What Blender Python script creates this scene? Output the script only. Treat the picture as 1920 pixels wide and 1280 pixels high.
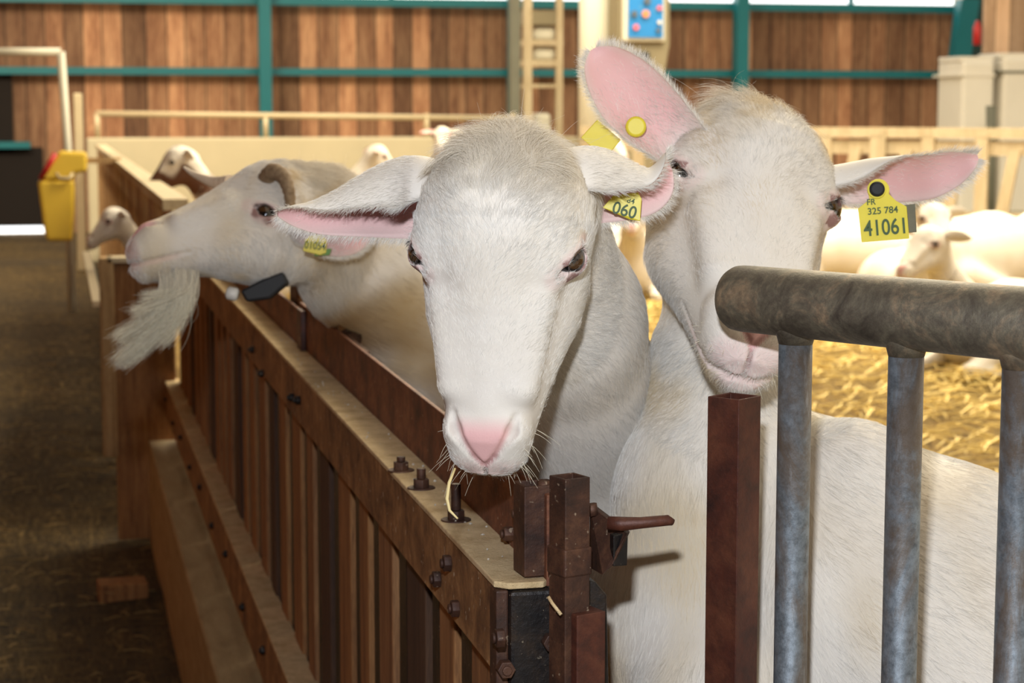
import bpy, bmesh, math, random
import numpy as np
from mathutils import Vector, Matrix
random.seed(7); RNG = np.random.default_rng(7)
SC = bpy.context.scene; COL = SC.collection
for o in list(bpy.data.objects): bpy.data.objects.remove(o)

# ------------------------------------------------------------------ camera
FPX = 3700.0; VPX, VPY = 103.0, 208.0
PHI = math.atan((640 - VPY) / FPX); PSI = math.atan((960 - VPX) / FPX * math.cos(PHI))
CAMP = np.array([0, 0, 1.5])
FW = np.array([math.sin(PSI) * math.cos(PHI), math.cos(PSI) * math.cos(PHI), -math.sin(PHI)])
RT = np.array([math.cos(PSI), -math.sin(PSI), 0.0]); UP = np.cross(RT, FW)
def ray(x, y): return FW + RT * (x - 960) / FPX - UP * (y - 640) / FPX
def at(x, y, d): return CAMP + ray(x, y) * d                       # point at depth d
def on(x, y, k, v):                                                # point on the plane coord[k] = v
    r = ray(x, y); return CAMP + r * (v - CAMP[k]) / r[k]
cam = bpy.data.objects.new('camera', bpy.data.cameras.new('camera')); COL.objects.link(cam)
cam.data.sensor_width = 36; cam.data.lens = FPX / 1920 * 36
cam.matrix_world = Matrix(((RT[0], UP[0], -FW[0], 0), (RT[1], UP[1], -FW[1], 0), (RT[2], UP[2], -FW[2], 1.5), (0, 0, 0, 1)))
cam.data.clip_end = 200; cam.data.dof.use_dof = True
cam.data.dof.focus_distance = 1.74; cam.data.dof.aperture_fstop = 12.5
SC.camera = cam
# ------------------------------------------------------------------ light
vs = SC.view_settings; vs.view_transform = 'Standard'; vs.look = 'None'; vs.exposure = 0.32; vs.gamma = 1; vs.use_curve_mapping = False
W = bpy.data.worlds.new('world'); SC.world = W; W.use_nodes = True
bg = W.node_tree.nodes['Background']; bg.inputs[0].default_value = (1, .87, .66, 1); bg.inputs[1].default_value = .62
def area(name, loc, target, size, power, col, sy=None):
    l = bpy.data.lights.new(name, 'AREA'); l.energy = power; l.color = col; l.size = size
    if sy: l.shape = 'RECTANGLE'; l.size_y = sy
    o = bpy.data.objects.new(name, l); COL.objects.link(o); o.location = loc
    o.rotation_euler = (Vector(target) - Vector(loc)).to_track_quat('-Z', 'Y').to_euler(); return o
fl = CAMP + UP * .25 - RT * .05 + FW * .05
area('camera_flash', fl, fl + FW, .06, 24, (.86, .92, 1), .04)       # flash on top of the camera
area('skylight', (5.5, 11.5, 6.5), (5.5, 10.5, 0), 6, 1800, (1, .88, .64), 12)   # translucent roof sheets over the pen
area('board_fill', (-1.5, 17, 5.5), (2.5, 25, 1.8), 3, 420, (1, .86, .6), 2)  # unseen lamp, added to brighten the left boards

# ------------------------------------------------------------------ helpers
def link(o, parent=None):
    COL.objects.link(o)
    if parent is not None:
        o.parent = parent
    return o
def tag(o, label=None, cat=None, group=None, kind=None):
    if label: o['label'] = label
    if cat: o['category'] = cat
    if group: o['group'] = group
    if kind: o['kind'] = kind
    return o
def empty(name, label, cat, group=None, loc=(0, 0, 0)):
    o = bpy.data.objects.new(name, None); o.location = loc; o.empty_display_size = .1
    link(o); return tag(o, label, cat, group)
class MB:
    def __init__(s): s.v = []; s.f = []; s.m = []; s.mi = 0; s.sm = []; s.smooth = False
    def add(s, vs_, fs):
        b = len(s.v); s.v += [tuple(map(float, p)) for p in vs_]
        for f in fs: s.f.append(tuple(b + i for i in f)); s.m.append(s.mi); s.sm.append(s.smooth)
        return s
    def box(s, a, b, rot=None, c=None):
        x0, y0, z0 = a; x1, y1, z1 = b
        p = [(x0, y0, z0), (x1, y0, z0), (x1, y1, z0), (x0, y1, z0), (x0, y0, z1), (x1, y0, z1), (x1, y1, z1), (x0, y1, z1)]
        if rot:
            c = c or ((x0 + x1) / 2, (y0 + y1) / 2); ca, sa = math.cos(rot), math.sin(rot)
            p = [(c[0] + (q[0] - c[0]) * ca - (q[1] - c[1]) * sa, c[1] + (q[0] - c[0]) * sa + (q[1] - c[1]) * ca, q[2]) for q in p]
        return s.add(p, [(0, 3, 2, 1), (4, 5, 6, 7), (0, 1, 5, 4), (1, 2, 6, 5), (2, 3, 7, 6), (3, 0, 4, 7)])
    def bar(s, a, b, w, h, upv=(0, 0, 1)):                          # box section from a to b
        a = np.array(a, float); b = np.array(b, float); d = b - a; d /= np.linalg.norm(d)
        r = np.cross(d, upv); r /= np.linalg.norm(r); u = np.cross(r, d)
        p = [q + r * i * w / 2 + u * j * h / 2 for q in (a, b) for i, j in ((-1, -1), (1, -1), (1, 1), (-1, 1))]
        return s.add(p, [(3, 2, 1, 0), (4, 5, 6, 7), (0, 1, 5, 4), (1, 2, 6, 5), (2, 3, 7, 6), (3, 0, 4, 7)])
    def tube(s, pts, r, n=16, cap=True):
        pts = [np.array(p, float) for p in pts]; rr = r if hasattr(r, '__len__') else [r] * len(pts)
        t0 = pts[1] - pts[0]; t0 /= np.linalg.norm(t0)
        u = np.cross(t0, (0, 0, 1)) if abs(t0[2]) < .9 else np.cross(t0, (1, 0, 0)); u /= np.linalg.norm(u)
        vs_ = []
        for i, p in enumerate(pts):
            t = pts[min(i + 1, len(pts) - 1)] - pts[max(i - 1, 0)]; t /= np.linalg.norm(t)
            u = u - t * (u @ t); u /= np.linalg.norm(u); w = np.cross(t, u)
            vs_ += [p + (u * math.cos(a) + w * math.sin(a)) * rr[i] for a in np.linspace(0, 2 * math.pi, n, endpoint=False)]
        fs = [(i * n + j, i * n + (j + 1) % n, (i + 1) * n + (j + 1) % n, (i + 1) * n + j) for i in range(len(pts) - 1) for j in range(n)]
        sm = s.smooth; s.smooth = True; s.add(vs_, fs)
        b = len(s.v) - len(vs_); s.smooth = False
        if cap:
            s.f += [tuple(b + j for j in range(n))[::-1], tuple(b + (len(pts) - 1) * n + j for j in range(n))]; s.m += [s.mi] * 2; s.sm += [False] * 2
        s.smooth = sm; return s
    def prism(s, poly, a, b):                                       # extrude list of 3-D points by vector b-a
        n = len(poly); d = np.array(b, float) - np.array(a, float)
        p = [np.array(q, float) for q in poly] + [np.array(q, float) + d for q in poly]
        return s.add(p, [tuple(range(n))[::-1], tuple(range(n, 2 * n))] + [(i, (i + 1) % n, n + (i + 1) % n, n + i) for i in range(n)])
    def hollow(s, c, w, z0, z1, t, rot=0, depth=.12):               # open square tube, upright
        ca, sa = math.cos(rot), math.sin(rot)
        R = lambda x, y, z: (c[0] + x * ca - y * sa, c[1] + x * sa + y * ca, z)
        o, i = w / 2, w / 2 - t; q = [(-1, -1), (1, -1), (1, 1), (-1, 1)]
        p = [R(x * o, y * o, z0) for x, y in q] + [R(x * o, y * o, z1) for x, y in q] + [R(x * i, y * i, z1) for x, y in q] + [R(x * i, y * i, z1 - depth) for x, y in q]
        f = [(3, 2, 1, 0), (12, 13, 14, 15)]
        for k in range(4):
            l = (k + 1) % 4; f += [(k, l, 4 + l, 4 + k), (4 + k, 4 + l, 8 + l, 8 + k), (8 + k, 8 + l, 12 + l, 12 + k)]
        return s.add(p, f)
    def build(s, name, mat, parent=None, bevel=0, seg=2, fix=True):
        me = bpy.data.meshes.new(name); me.from_pydata(s.v, [], s.f); me.update()
        for m in (mat if isinstance(mat, (list, tuple)) else [mat]): me.materials.append(m)
        me.polygons.foreach_set('material_index', s.m); me.polygons.foreach_set('use_smooth', s.sm)
        if fix:
            bm = bmesh.new(); bm.from_mesh(me); bmesh.ops.recalc_face_normals(bm, faces=bm.faces); bm.to_mesh(me); bm.free()
        o = link(bpy.data.objects.new(name, me), parent)
        if bevel:
            b = o.modifiers.new('b', 'BEVEL'); b.width = bevel; b.segments = seg; b.limit_method = 'ANGLE'; b.angle_limit = math.radians(40)
        return o

# ------------------------------------------------------------------ materials
class NT:
    def __init__(s, name):
        s.mat = bpy.data.materials.new(name); s.mat.use_nodes = True; s.t = s.mat.node_tree
        s.b = s.t.nodes['Principled BSDF']; s.out = s.t.nodes['Material Output']
        s.co = s.t.nodes.new('ShaderNodeTexCoord')
    def lk(s, a, b): s.t.links.new(a, b)
    def n(s, kind, **k):
        x = s.t.nodes.new('ShaderNode' + kind)
        for a, v in k.items(): setattr(x, a, v)
        return x
    def map(s, scale=(1, 1, 1), src='Object', rot=(0, 0, 0)):
        m = s.n('Mapping'); m.inputs['Scale'].default_value = scale; m.inputs['Rotation'].default_value = rot
        s.lk(s.co.outputs[src], m.inputs[0]); return m.outputs[0]
    def noise(s, vec, sc, det=4, rough=.6, dist=0):
        x = s.n('TexNoise'); x.inputs['Scale'].default_value = sc; x.inputs['Detail'].default_value = det
        x.inputs['Roughness'].default_value = rough; x.inputs['Distortion'].default_value = dist
        s.lk(vec, x.inputs['Vector']); return x.outputs['Fac']
    def ramp(s, fac, stops):
        r = s.n('ValToRGB'); e = r.color_ramp.elements
        while len(e) < len(stops): e.new(.5)
        for k, (p, c) in enumerate(stops): e[k].position = p; e[k].color = (*c, 1) if hasattr(c, '__len__') else (c, c, c, 1)
        s.lk(fac, r.inputs[0]); return r.outputs[0]
    def mix(s, fac, a, b, mode='MIX'):
        m = s.n('Mix', data_type='RGBA', blend_type=mode)
        for i, v in ((0, fac), (6, a), (7, b)):
            if hasattr(v, 'links') or isinstance(v, bpy.types.NodeSocket): s.lk(v, m.inputs[i])
            else: m.inputs[i].default_value = v if i == 0 else (*v, 1)
        return m.outputs[2]
    def bump(s, h, st, dist=.01):
        b = s.n('Bump'); b.inputs['Strength'].default_value = st; b.inputs['Distance'].default_value = dist
        s.lk(h, b.inputs['Height']); s.lk(b.outputs[0], s.b.inputs['Normal']); return b
    def attr(s, nm): a = s.n('Attribute'); a.attribute_name = nm; return a
    def set(s, **k):
        for a, v in k.items():
            i = s.b.inputs[a.replace('_', ' ')]
            if isinstance(v, bpy.types.NodeSocket): s.lk(v, i)
            else: i.default_value = (*v, 1) if hasattr(v, '__len__') and len(v) == 3 else v
        return s.mat
def plain(name, col, rough=.6, metal=0, var=.15, sc=12, bump=.1):
    t = NT(name); v = t.map(); f = t.noise(v, sc, 5)
    c = t.mix(f, tuple(x * (1 - var) for x in col), tuple(min(1, x * (1 + var)) for x in col)); t.bump(f, bump, .004)
    return t.set(Base_Color=c, Roughness=rough, Metallic=metal)
def wood(name, lo, hi, dark, plank=None, grain=(14, 14, 1.2), rough=.75, fine=9, cell='Object'):
    # plank: (axis, width) gives each board its own tone
    t = NT(name); v = t.map(grain); g = t.noise(v, 2.2, 6, .65, .6); g2 = t.noise(t.map(tuple(x * 3 for x in grain)), fine, 4, .6)
    c = t.ramp(g, [(.25, dark), (.42, lo), (.72, hi)]); c = t.mix(.35, c, t.ramp(g2, [(.3, dark), (.7, hi)]))
    h = g2
    if plank:
        ax, w, gap = plank
        sx = t.n('SeparateXYZ'); t.lk(t.co.outputs[cell], sx.inputs[0])
        wob = t.noise(t.map((1, 1, .15)), .7, 2)
        ad = t.n('Math', operation='MULTIPLY_ADD'); t.lk(wob, ad.inputs[0]); ad.inputs[1].default_value = w * .9; t.lk(sx.outputs[ax], ad.inputs[2])
        dv = t.n('Math', operation='DIVIDE'); t.lk(ad.outputs[0], dv.inputs[0]); dv.inputs[1].default_value = w
        fl_ = t.n('Math', operation='FLOOR'); t.lk(dv.outputs[0], fl_.inputs[0])
        wn = t.n('TexWhiteNoise', noise_dimensions='1D'); t.lk(fl_.outputs[0], wn.inputs['W'])
        tone = t.ramp(wn.outputs['Value'], [(0, .45), (.45, .8), (1, 1.5)]); c = t.mix(1.0, c, tone, 'MULTIPLY')
        fr = t.n('Math', operation='FRACT'); t.lk(dv.outputs[0], fr.inputs[0])
        gp = t.ramp(fr.outputs[0], [(0, .15), (gap, 1), (1 - gap, 1), (1, .15)]); c = t.mix(1.0, c, gp, 'MULTIPLY')
    t.bump(h, .35, .004)
    return t.set(Base_Color=c, Roughness=rough)
def rust(name, a, b, c_, metal=.35, sc=18, rough=.62, speck=None, bump=.5):
    t = NT(name); v = t.map(); f = t.noise(v, sc, 8, .7, .4); g = t.noise(v, sc * 5, 5, .7)
    c = t.ramp(f, [(.32, a), (.5, b), (.68, c_)]); c = t.mix(t.ramp(g, [(.4, 0), (.75, .6)]), c, a)
    if speck:
        h = t.noise(v, sc * 9, 2, .5); c = t.mix(t.ramp(h, [(.68, 0), (.74, .8)]), c, speck)
    t.bump(g, bump, .002)
    return t.set(Base_Color=c, Roughness=rough, Metallic=metal)
# ================================================================== SETTING
M = {}
M['plank'] = wood('wall_boards', (.28, .115, .055), (.64, .36, .20), (.09, .03, .016), plank=(0, .24, .07), grain=(4, 4, .5), fine=4)
M['teal'] = plain('teal_paint', (.001, .15, .185), .45, 0, .15, 3)
M['conc'] = plain('concrete', (.45, .40, .28), .9, 0, .14, 2.2, .3)
M['dark'] = plain('shade_dark_boards', (.009, .005, .004), .9)
M['pane'] = NT('skylight_pane').set(Base_Color=(1, 1, 1), Emission_Color=(.93, .97, 1), Emission_Strength=1.6)
def straw_mat(name, lo, mid, hi, sc=1.0, bump=1.0, wet=None):
    t = NT(name); v = t.map((1 * sc, 1 * sc, 1 * sc)); a = t.noise(v, 1.3, 5, .6)
    b = t.noise(t.map((60 * sc, 9 * sc, 20), rot=(0, 0, .5)), 1, 6, .75, 1.2); c = t.noise(t.map((9 * sc, 70 * sc, 20), rot=(0, 0, .35)), 1, 6, .75, 1.2)
    m = t.n('Math', operation='MAXIMUM'); t.lk(b, m.inputs[0]); t.lk(c, m.inputs[1])
    col = t.ramp(m.outputs[0], [(.42, lo), (.56, mid), (.72, hi)])
    col = t.mix(t.ramp(a, [(.35, 0), (.65, .6)]), col, lo)
    t.bump(m.outputs[0], bump, .03)
    return t.set(Base_Color=col, Roughness=.85)
M['aisle'] = straw_mat('littered_aisle', (.016, .010, .006), (.15, .095, .028), (.40, .27, .09), .6)
M['bed'] = straw_mat('straw_bed', (.42, .22, .03), (.80, .52, .12), (.98, .80, .36), .8, 1.6)
def struct(name, mb, mat, **k): return tag(mb.build(name, mat, **k), kind='structure')
def mound(x0, x1, y0, y1, z, amp, step, seed):
    nx = int((x1 - x0) / step) + 1; ny = int((y1 - y0) / step) + 1; r = np.random.default_rng(seed)
    X, Y = np.meshgrid(np.linspace(x0, x1, nx), np.linspace(y0, y1, ny)); Z = np.zeros_like(X)
    for _ in range(26):
        kx, ky = r.normal(0, 4, 2); Z += math.sin(1) * np.sin(kx * X + ky * Y + r.uniform(0, 6)) / 26
    m = MB(); m.smooth = True
    m.add(list(zip(X.ravel(), Y.ravel(), (z + amp * Z).ravel())), [(j * nx + i, j * nx + i + 1, (j + 1) * nx + i + 1, (j + 1) * nx + i) for j in range(ny - 1) for i in range(nx - 1)])
    return m
struct('floor', mound(-3.2, .6, -1, 27, 0, .05, .12, 3), M['aisle'], fix=False)
PZ = .30
tag(mound(.5, 16, 1.0, 19.95, PZ, .16, .14, 5).build('straw_bedding', M['bed'], fix=False), kind='stuff')
struct('floor_far', MB().box((.5, 20.3, .1), (16, 24.95, .3)), M['conc'])
struct('wall_back', MB().box((-.72, 25, .0), (16, 25.1, 2.86)).box((-6, 25, 1.15), (-.72, 25.1, 2.86)).box((-6, 25, 4.2), (16, 25.1, 5.5)), M['plank'])
struct('shade_wall_left', MB().box((-3.3, -1, 0), (-3.2, 27, 5)), M['plank'])  # out of view, added to keep light off the aisle
struct('shade_wall_behind', MB().box((-3.3, -1.4, 0), (1.4, -1.3, 3.4)), M['dark'])  # unseen, added behind the camera to deepen the aisle shade
struct('shade_ceiling', MB().box((-3.3, -1, 3.3), (.15, 16, 3.4)), M['plank'])  # unseen roof strip, added to darken the aisle below
struct('door_1', MB().box((-4, 24.9, .1), (-.16, 24.96, 1.06)).box((-4, 24.9, 1.0), (-.5, 24.97, 1.95)), M['dark'])  # near-black upper panel also paints in the shade on the wall
# glowing strip standing in for the slit of daylight under the dark door
struct('window_1', MB().box((-4, 24.93, .01), (-.14, 24.98, .1)), M['pane'])
# steel frame
def zt(y): return 1.5 + (VPY - y) / FPX * 24.5
struct('trim_1', MB().box((-6, 24.7, 2.80), (12.3, 24.9, 2.9)), M['teal'])
struct('trim_2', MB().box((-6, 24.75, 1.94), (12.3, 24.9, 2.03)), M['teal'])
struct('trim_3', MB().box((-6, 24.75, 1.05), (-.3, 24.9, 1.13)), M['teal'])
for k, px in enumerate((497, 962, 1388)):
    x = on(px, 150, 1, 24.6)[0]; w = (.075, .06, .08)[k]
    struct('trim_%d' % (4 + k), MB().box((x - w, 24.5, .2), (x + w, 24.7, 5)), M['teal'])
xa = on(1808, 0, 1, 24.5)[0]; xb = on(1775, 240, 1, 24.5)[0]; za = on(1808, 0, 1, 24.5)[2]; zb = on(1775, 240, 1, 24.5)[2]
struct('trim_7', MB().prism([(xa - .13, 24.3, za), (xa + .13, 24.3, za), (xb + .11, 24.3, zb), (xb - .11, 24.3, zb)], (0, 0, 0), (0, .2, 0)).prism([(xb - .11, 24.3, zb), (xb + .11, 24.3, zb), (xb, 24.3, .3), (xb - .2, 24.3, .3)], (0, 0, 0), (0, .2, 0)), M['teal'])
# clerestory windows: panes between mullions
xs = [on(p, 10, 1, 25)[0] for p in (500, 733, 957, 1090, 1240, 1388, 1593, 1790)]
for k in range(len(xs) - 1):
    w = struct('window_%d' % (k + 2), MB().box((xs[k] - .03, 24.93, 2.86), (xs[k] + .03, 25.02, 4.2)).box((xs[k], 24.93, 4.14), (xs[k + 1], 25.02, 4.2)), M['teal'])
    MB().box((xs[k] + .03, 24.98, 2.88), (xs[k + 1] - .03, 25.0, 4.16)).build('pane', M['pane'], w)
struct('wall_pen', MB().box((.3, 20, 0), (on(1085, 260, 1, 20)[0], 20.25, 1.235)), M['conc'], bevel=.02)

# ================================================================== FAR THINGS
M['tan'] = wood('tan_timber', (.50, .40, .25), (.70, .60, .42), (.30, .21, .11), grain=(8, 8, 1.5))
M['galv'] = plain('pale_pipe', (.52, .43, .28), .5, .2, .15, 9)
M['cream'] = plain('cream_plastic', (.66, .63, .52), .5, 0, .05, 3)
M['white'] = plain('white_plastic', (.74, .70, .62), .55, 0, .08, 3)
M['yellow'] = plain('yellow_plastic', (.80, .54, .05), .4, 0, .08, 5)
M['red'] = plain('red_plastic', (.5, .02, .02), .4)
M['olive'] = plain('grey_olive_paint', (.24, .20, .12), .6, 0, .1, 4)
M['black'] = plain('black_plastic', (.012, .012, .014), .5)
M['greypost'] = plain('grey_post', (.15, .15, .115), .7, 0, .25, 5)
def px_box(mb, x0, y0, x1, y1, Y, dep, shrink=0):
    a = on(x0, y1, 1, Y); b = on(x1, y0, 1, Y); return mb.box((a[0], Y, a[2]), (b[0], Y + dep, b[2]))
def single(name, mb, mat, label, cat, group=None, **k): return tag(mb.build(name, mat, **k), label, cat, group)
# railing along the concrete wall
t = empty('pipe_railing', 'pale metal pipe railing along the top of the concrete pen wall', 'railing', loc=(.5, 20.1, 1.235))
def sub(name, mb, mat, root, **k):
    o = mb.build(name, mat, root, **k); o.matrix_parent_inverse = Matrix.Translation(-Vector(root.location)); return o
a = on(180, 213, 1, 20.1); b = on(965, 222, 1, 20.1)
sub('rail', MB().tube([a, b], .03, 12), M['galv'], t)
for px in (182, 498, 800, 962):
    x = on(px, 213, 1, 20.1)[0]; sub('post', MB().tube([(x, 20.1, 1.23), (x, 20.1, a[2] + .0)], .028, 10), M['galv'], t)
# pipe hurdle at the end of the aisle
t = empty('pipe_hurdle', 'tall pale pipe frame standing at the far end of the aisle', 'pipe frame', loc=(0, 15, 0))
p1 = on(114, 97, 1, 15); p0 = on(-60, 97, 1, 15); pm = on(127, 285, 1, 15)
sub('upright', MB().tube([(pm[0], 15, .02), pm, p1], .03, 12), M['cream'], t)
sub('crossbar', MB().tube([p1, p0], .028, 12), M['cream'], t)
sub('upright', MB().tube([(p0[0], 15, .02), p0], .03, 12), M['cream'], t)
t.children[-1].name = 'upright'
# stubby post behind the rear fence
q = on(146, 175, 1, 19); single('timber_post', MB().box((q[0] - .04, 19, .0), (q[0] + .04, 19.08, q[2])), M['galv'], 'short weathered post rising where the rear fence meets the concrete wall', 'post', bevel=.01)
# yellow canister
t = empty('yellow_canister', 'yellow plastic canister with red cap hanging beside the aisle', 'canister', loc=tuple(on(106, 400, 1, 13)))
f = lambda x, y, Y=13: on(x, y, 1, Y)
sub('body', MB().prism([f(70, 338), f(140, 338), f(139, 400), f(136, 452), f(88, 452), f(82, 430)], (0, 0, 0), (0, .16, 0)), M['yellow'], t, bevel=.02)
sub('shoulder', MB().prism([f(73, 338), f(100, 298), f(112, 283), f(163, 285), f(163, 322), f(140, 326), f(138, 340)], (0, 0.01, 0), (0, .13, 0)), M['yellow'], t, bevel=.02)
sub('cap', MB().tube([f(76, 336), f(90, 312), f(104, 288)], .018, 10), M['red'], t)
hp = f(121, 325); sub('handle', MB().tube([hp + np.array([-.05, -.02, 0]), hp + np.array([-.03, -.05, -.03]), hp + np.array([.03, -.05, -.03]), hp + np.array([.05, -.02, 0])], .011, 8), M['galv'], t)
# rear fence (beyond the brown end board)
M['fencewood'] = wood('fence_board', (.20, .08, .028), (.50, .25, .10), (.045, .018, .008), grain=(22, 22, 1.6))
M['fencewood2'] = wood('pale_fence_board', (.36, .20, .08), (.62, .42, .20), (.12, .06, .02), grain=(16, 16, 1.3))
t = empty('rear_fence', 'long timber pen fence running on to the far wall, behind the brown end board', 'fence', loc=(.4, 8, 0))
XR = .39
sub('top_rail', MB().box((XR - .02, 7.2, 1.145), (XR + .07, 19.5, 1.185)), M['tan'], t)
sub('middle_rail', MB().box((XR + .03, 7.2, .98), (XR + .06, 19.5, 1.07)), M['fencewood2'], t)
y = 7.25; k = 0
while y < 19.3:
    w = .14 + .03 * math.sin(k * 2.1)
    sub('board', MB().box((XR - .012 + .012 * (k % 2), y, .1), (XR + .015 + .012 * (k % 2), y + w, 1.145)), M['fencewood2' if k % 3 else 'fencewood'], t); y += w + .03 + .03 * (k % 2) + (.24 if 8.2 < y < 8.45 else 0); k += 1
sub('hanging_arm', MB().box((-.06, 13.05, 1.165), (XR + .02, 13.11, 1.20)), M['fencewood2'], t)
# grey trough hung on the rear fence
q0 = on(140, 415, 1, 9.5); q1 = on(175, 520, 1, 7.6)
t = empty('feed_trough', 'grey metal feed trough hung on the aisle side of the rear fence', 'trough', loc=tuple(q1))
sub('basin', MB().prism([(XR - .26, 7.3, .80), (XR - .20, 7.3, .66), (XR - .06, 7.3, .66), (XR - .03, 7.3, .80), (XR - .05, 7.3, .80), (XR - .08, 7.3, .68), (XR - .19, 7.3, .68), (XR - .24, 7.3, .80)], (0, 0, 0), (0, 2.6, 0)), M['greypost'], t)
sub('lip', MB().box((XR - .275, 7.28, .795), (XR - .24, 9.92, .815)), M['galv'], t)
# storage rack, silo pipe, feeding computer
t = empty('storage_rack', 'narrow tan rack with cream shelves between the grey post and the white column', 'rack', loc=tuple(on(1015, 260, 1, 21) * [1, 1, 0] + [0, 0, .3]))
for x0, x1 in ((983, 998), (1043, 1056)): sub('upright', px_box(MB(), x0, -30, x1, 300, 21, .07), M['tan'], t)
for y0, y1 in ((20, 46), (75, 85), (112, 124), (158, 164)): sub('shelf', px_box(MB(), 984, y0, 1056, y1, 21.01, .35), M['tan' if y0 != 20 else 'olive'], t)
for k, (x0, y0, x1, y1) in enumerate(((1000, 50, 1042, 75), (1001, 88, 1042, 112), (1003, 212, 1034, 262))):
    single('feed_bag', px_box(MB(), x0, y0, x1, y1, 21.08, .22), M['cream'], ('cream bag on the upper shelf of the tan rack', 'cream bag on the lower shelf of the tan rack', 'pale cream bag standing upright at the foot of the tan rack')[k], 'bag', bevel=.04)
single('steel_post', px_box(MB(), 958, -60, 976, 300, 20.6, .12), M['greypost'], 'grey green steel post standing left of the tan rack', 'post')
q = on(1118, 0, 1, 19); single('silo_pipe', MB().tube([(q[0], 19, .32), (q[0], 19, 4)], .17, 32), M['cream'], 'thick round cream coloured column behind the upright ear', 'column')
t = empty('feeding_computer', 'grey feeding machine with blue control panel beside the cream column', 'feeding machine', loc=tuple(on(1208, 200, 1, 18.5)))
sub('casing', MB().prism([f(1160, -60, 18.5), f(1256, -60, 18.5), f(1256, 84, 18.5), f(1240, 180, 18.5), f(1225, 330, 18.5), f(1150, 330, 18.5), f(1158, 84, 18.5)], (0, 0, 0), (0, .35, 0)), M['olive'], t, bevel=.015)
fr = sub('bezel', px_box(MB(), 1168, -60, 1249, 78, 18.44, .07), M['cream'], t, bevel=.02)
t_ = NT('blue_panel'); sp = t_.n('TexVoronoi'); sp.inputs['Scale'].default_value = 9; t_.lk(t_.map(), sp.inputs['Vector'])
M['blue'] = t_.set(Base_Color=t_.mix(t_.ramp(sp.outputs['Distance'], [(.12, .55), (.2, 0)]), (.02, .22, .58), (.12, .30, .5)), Roughness=.4)
sub('control_panel', px_box(MB(), 1178, -50, 1244, 70, 18.42, .03), M['blue'], t)
M['pink'] = plain('pink_button', (.75, .16, .2), .4); M['orange'] = plain('orange_button', (.75, .28, .12), .4); M['dbtn'] = plain('grey_button', (.1, .12, .15), .4)
for x_, y_, r_, m_ in ((1192, 51, .028, 'pink'), (1210, 26, .036, 'orange'), (1189, 26, .03, 'dbtn'), (1236, 15, .024, 'pink'), (1213, 2, .034, 'dbtn'), (1236, 42, .02, 'white'), (1234, 57, .022, 'dbtn')):
    c = on(x_, y_, 1, 18.41); sub('button', MB().tube([c, c + np.array([0, -.02, 0])], r_, 14), M[m_], t)
sub('outlet', px_box(MB(), 1196, 98, 1218, 115, 18.47, .05), M['black'], t)
# white tanks on the right
for k, (x0, x1, y0) in enumerate(((1798, 1866, 106), (1874, 1990, 100))):
    t = empty('storage_tank', ('white square storage tank next to the leaning teal column', 'white storage tank with ribbed top at the right edge')[k], 'tank', loc=tuple(on((x0 + x1) / 2, 250, 1, 22) * [1, 1, 0] + [0, 0, .3]))
    sub('tank_body', px_box(MB(), x0, y0 + 8, x1, 408, 22, .7), M['white'], t, bevel=.04)
    sub('tank_lid', px_box(MB(), x0 + 2, y0, x1 - 2, y0 + 9, 22.05, .6), M['white'], t, bevel=.01)
    sub('tank_band', px_box(MB(), x0 - 1, y0 + 33, x1 + 1, y0 + 37, 21.985, .72), M['greypost' if k else 'white'], t)
struct('door_2', px_box(MB(), 1806, -60, 1846, 108, 24.4, .05), plain('dark_teal_door', (.004, .04, .038), .5))
single('wooden_partition', px_box(MB(), 1844, -60, 2000, 99, 23, .05), wood('pale_partition', (.52, .33, .2), (.72, .5, .34), (.3, .17, .09), plank=(0, .2, .05), grain=(6, 6, .5)), 'pale boarded partition above the white tanks at the right edge', 'partition')
c = on(1832, 66, 1, 22.955); single('fire_extinguisher', MB().tube([c + np.array([0, 0, -.12]), c + np.array([0, 0, .1]), c + np.array([0, 0, .14]), c + np.array([0, 0, .18])], [.05, .05, .03, .015], 16), M['red'], 'small red cylinder mounted at the edge of the pale partition', 'extinguisher')
single('metal_bucket', MB().tube([on(1858, 408, 1, 21.5), on(1858, 198, 1, 21.5)], [.045, .06], 16), M['greypost'], 'dark narrow bin standing in front of the white tanks', 'bin')
# yoke feeding fence on the right
t = empty('feeding_fence', 'pale timber feeding barrier with slanted head openings behind the resting goats', 'feeding fence', loc=tuple(on(1560, 300, 1, 15) * [1, 1, 0] + [0, 0, .3]))
A = on(1095, 236, 1, 16.8); B = on(2000, 262, 1, 13.6); A[2] = B[2] = 0; dv = (B - A); L = np.linalg.norm(dv); dv /= L
def fb(mb, s0, s1, z0, z1, off=0, w=.04, s2=None, s3=None):       # slanted board in fence plane
    n_ = np.array([dv[1], -dv[0], 0]); s2 = s0 if s2 is None else s2; s3 = s1 if s3 is None else s3
    P = lambda s, z: A + dv * s + n_ * off + np.array([0, 0, z])
    return mb.prism([P(s0, z0), P(s1, z0), P(s3, z1), P(s2, z1)], (0, 0, 0), n_ * w)
sub('top_rail', fb(MB(), 0, L, 1.29, 1.37, 0, .06), M['tan'], t); sub('upper_board', fb(MB(), 0, L, 1.16, 1.27, .0, .03), M['tan'], t)
sub('lower_board', fb(MB(), 0, L, .3, .72, .0, .03), M['tan'], t)
s = .1; k = 0
while s < L - .2:
    sub('upright_slat', fb(MB(), s, s + .1, .7, 1.3, .03, .03), M['tan'], t)
    sub('slanted_slat', fb(MB(), s + .17, s + .27, .7, 1.2, .03, .03, s + .27, s + .36), M['tan'], t)
    if k % 3 == 0: sub('bracket', fb(MB(), s + .1, s + .14, 1.1, 1.36, .06, .02), M['galv'], t)
    s += .44; k += 1

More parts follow.
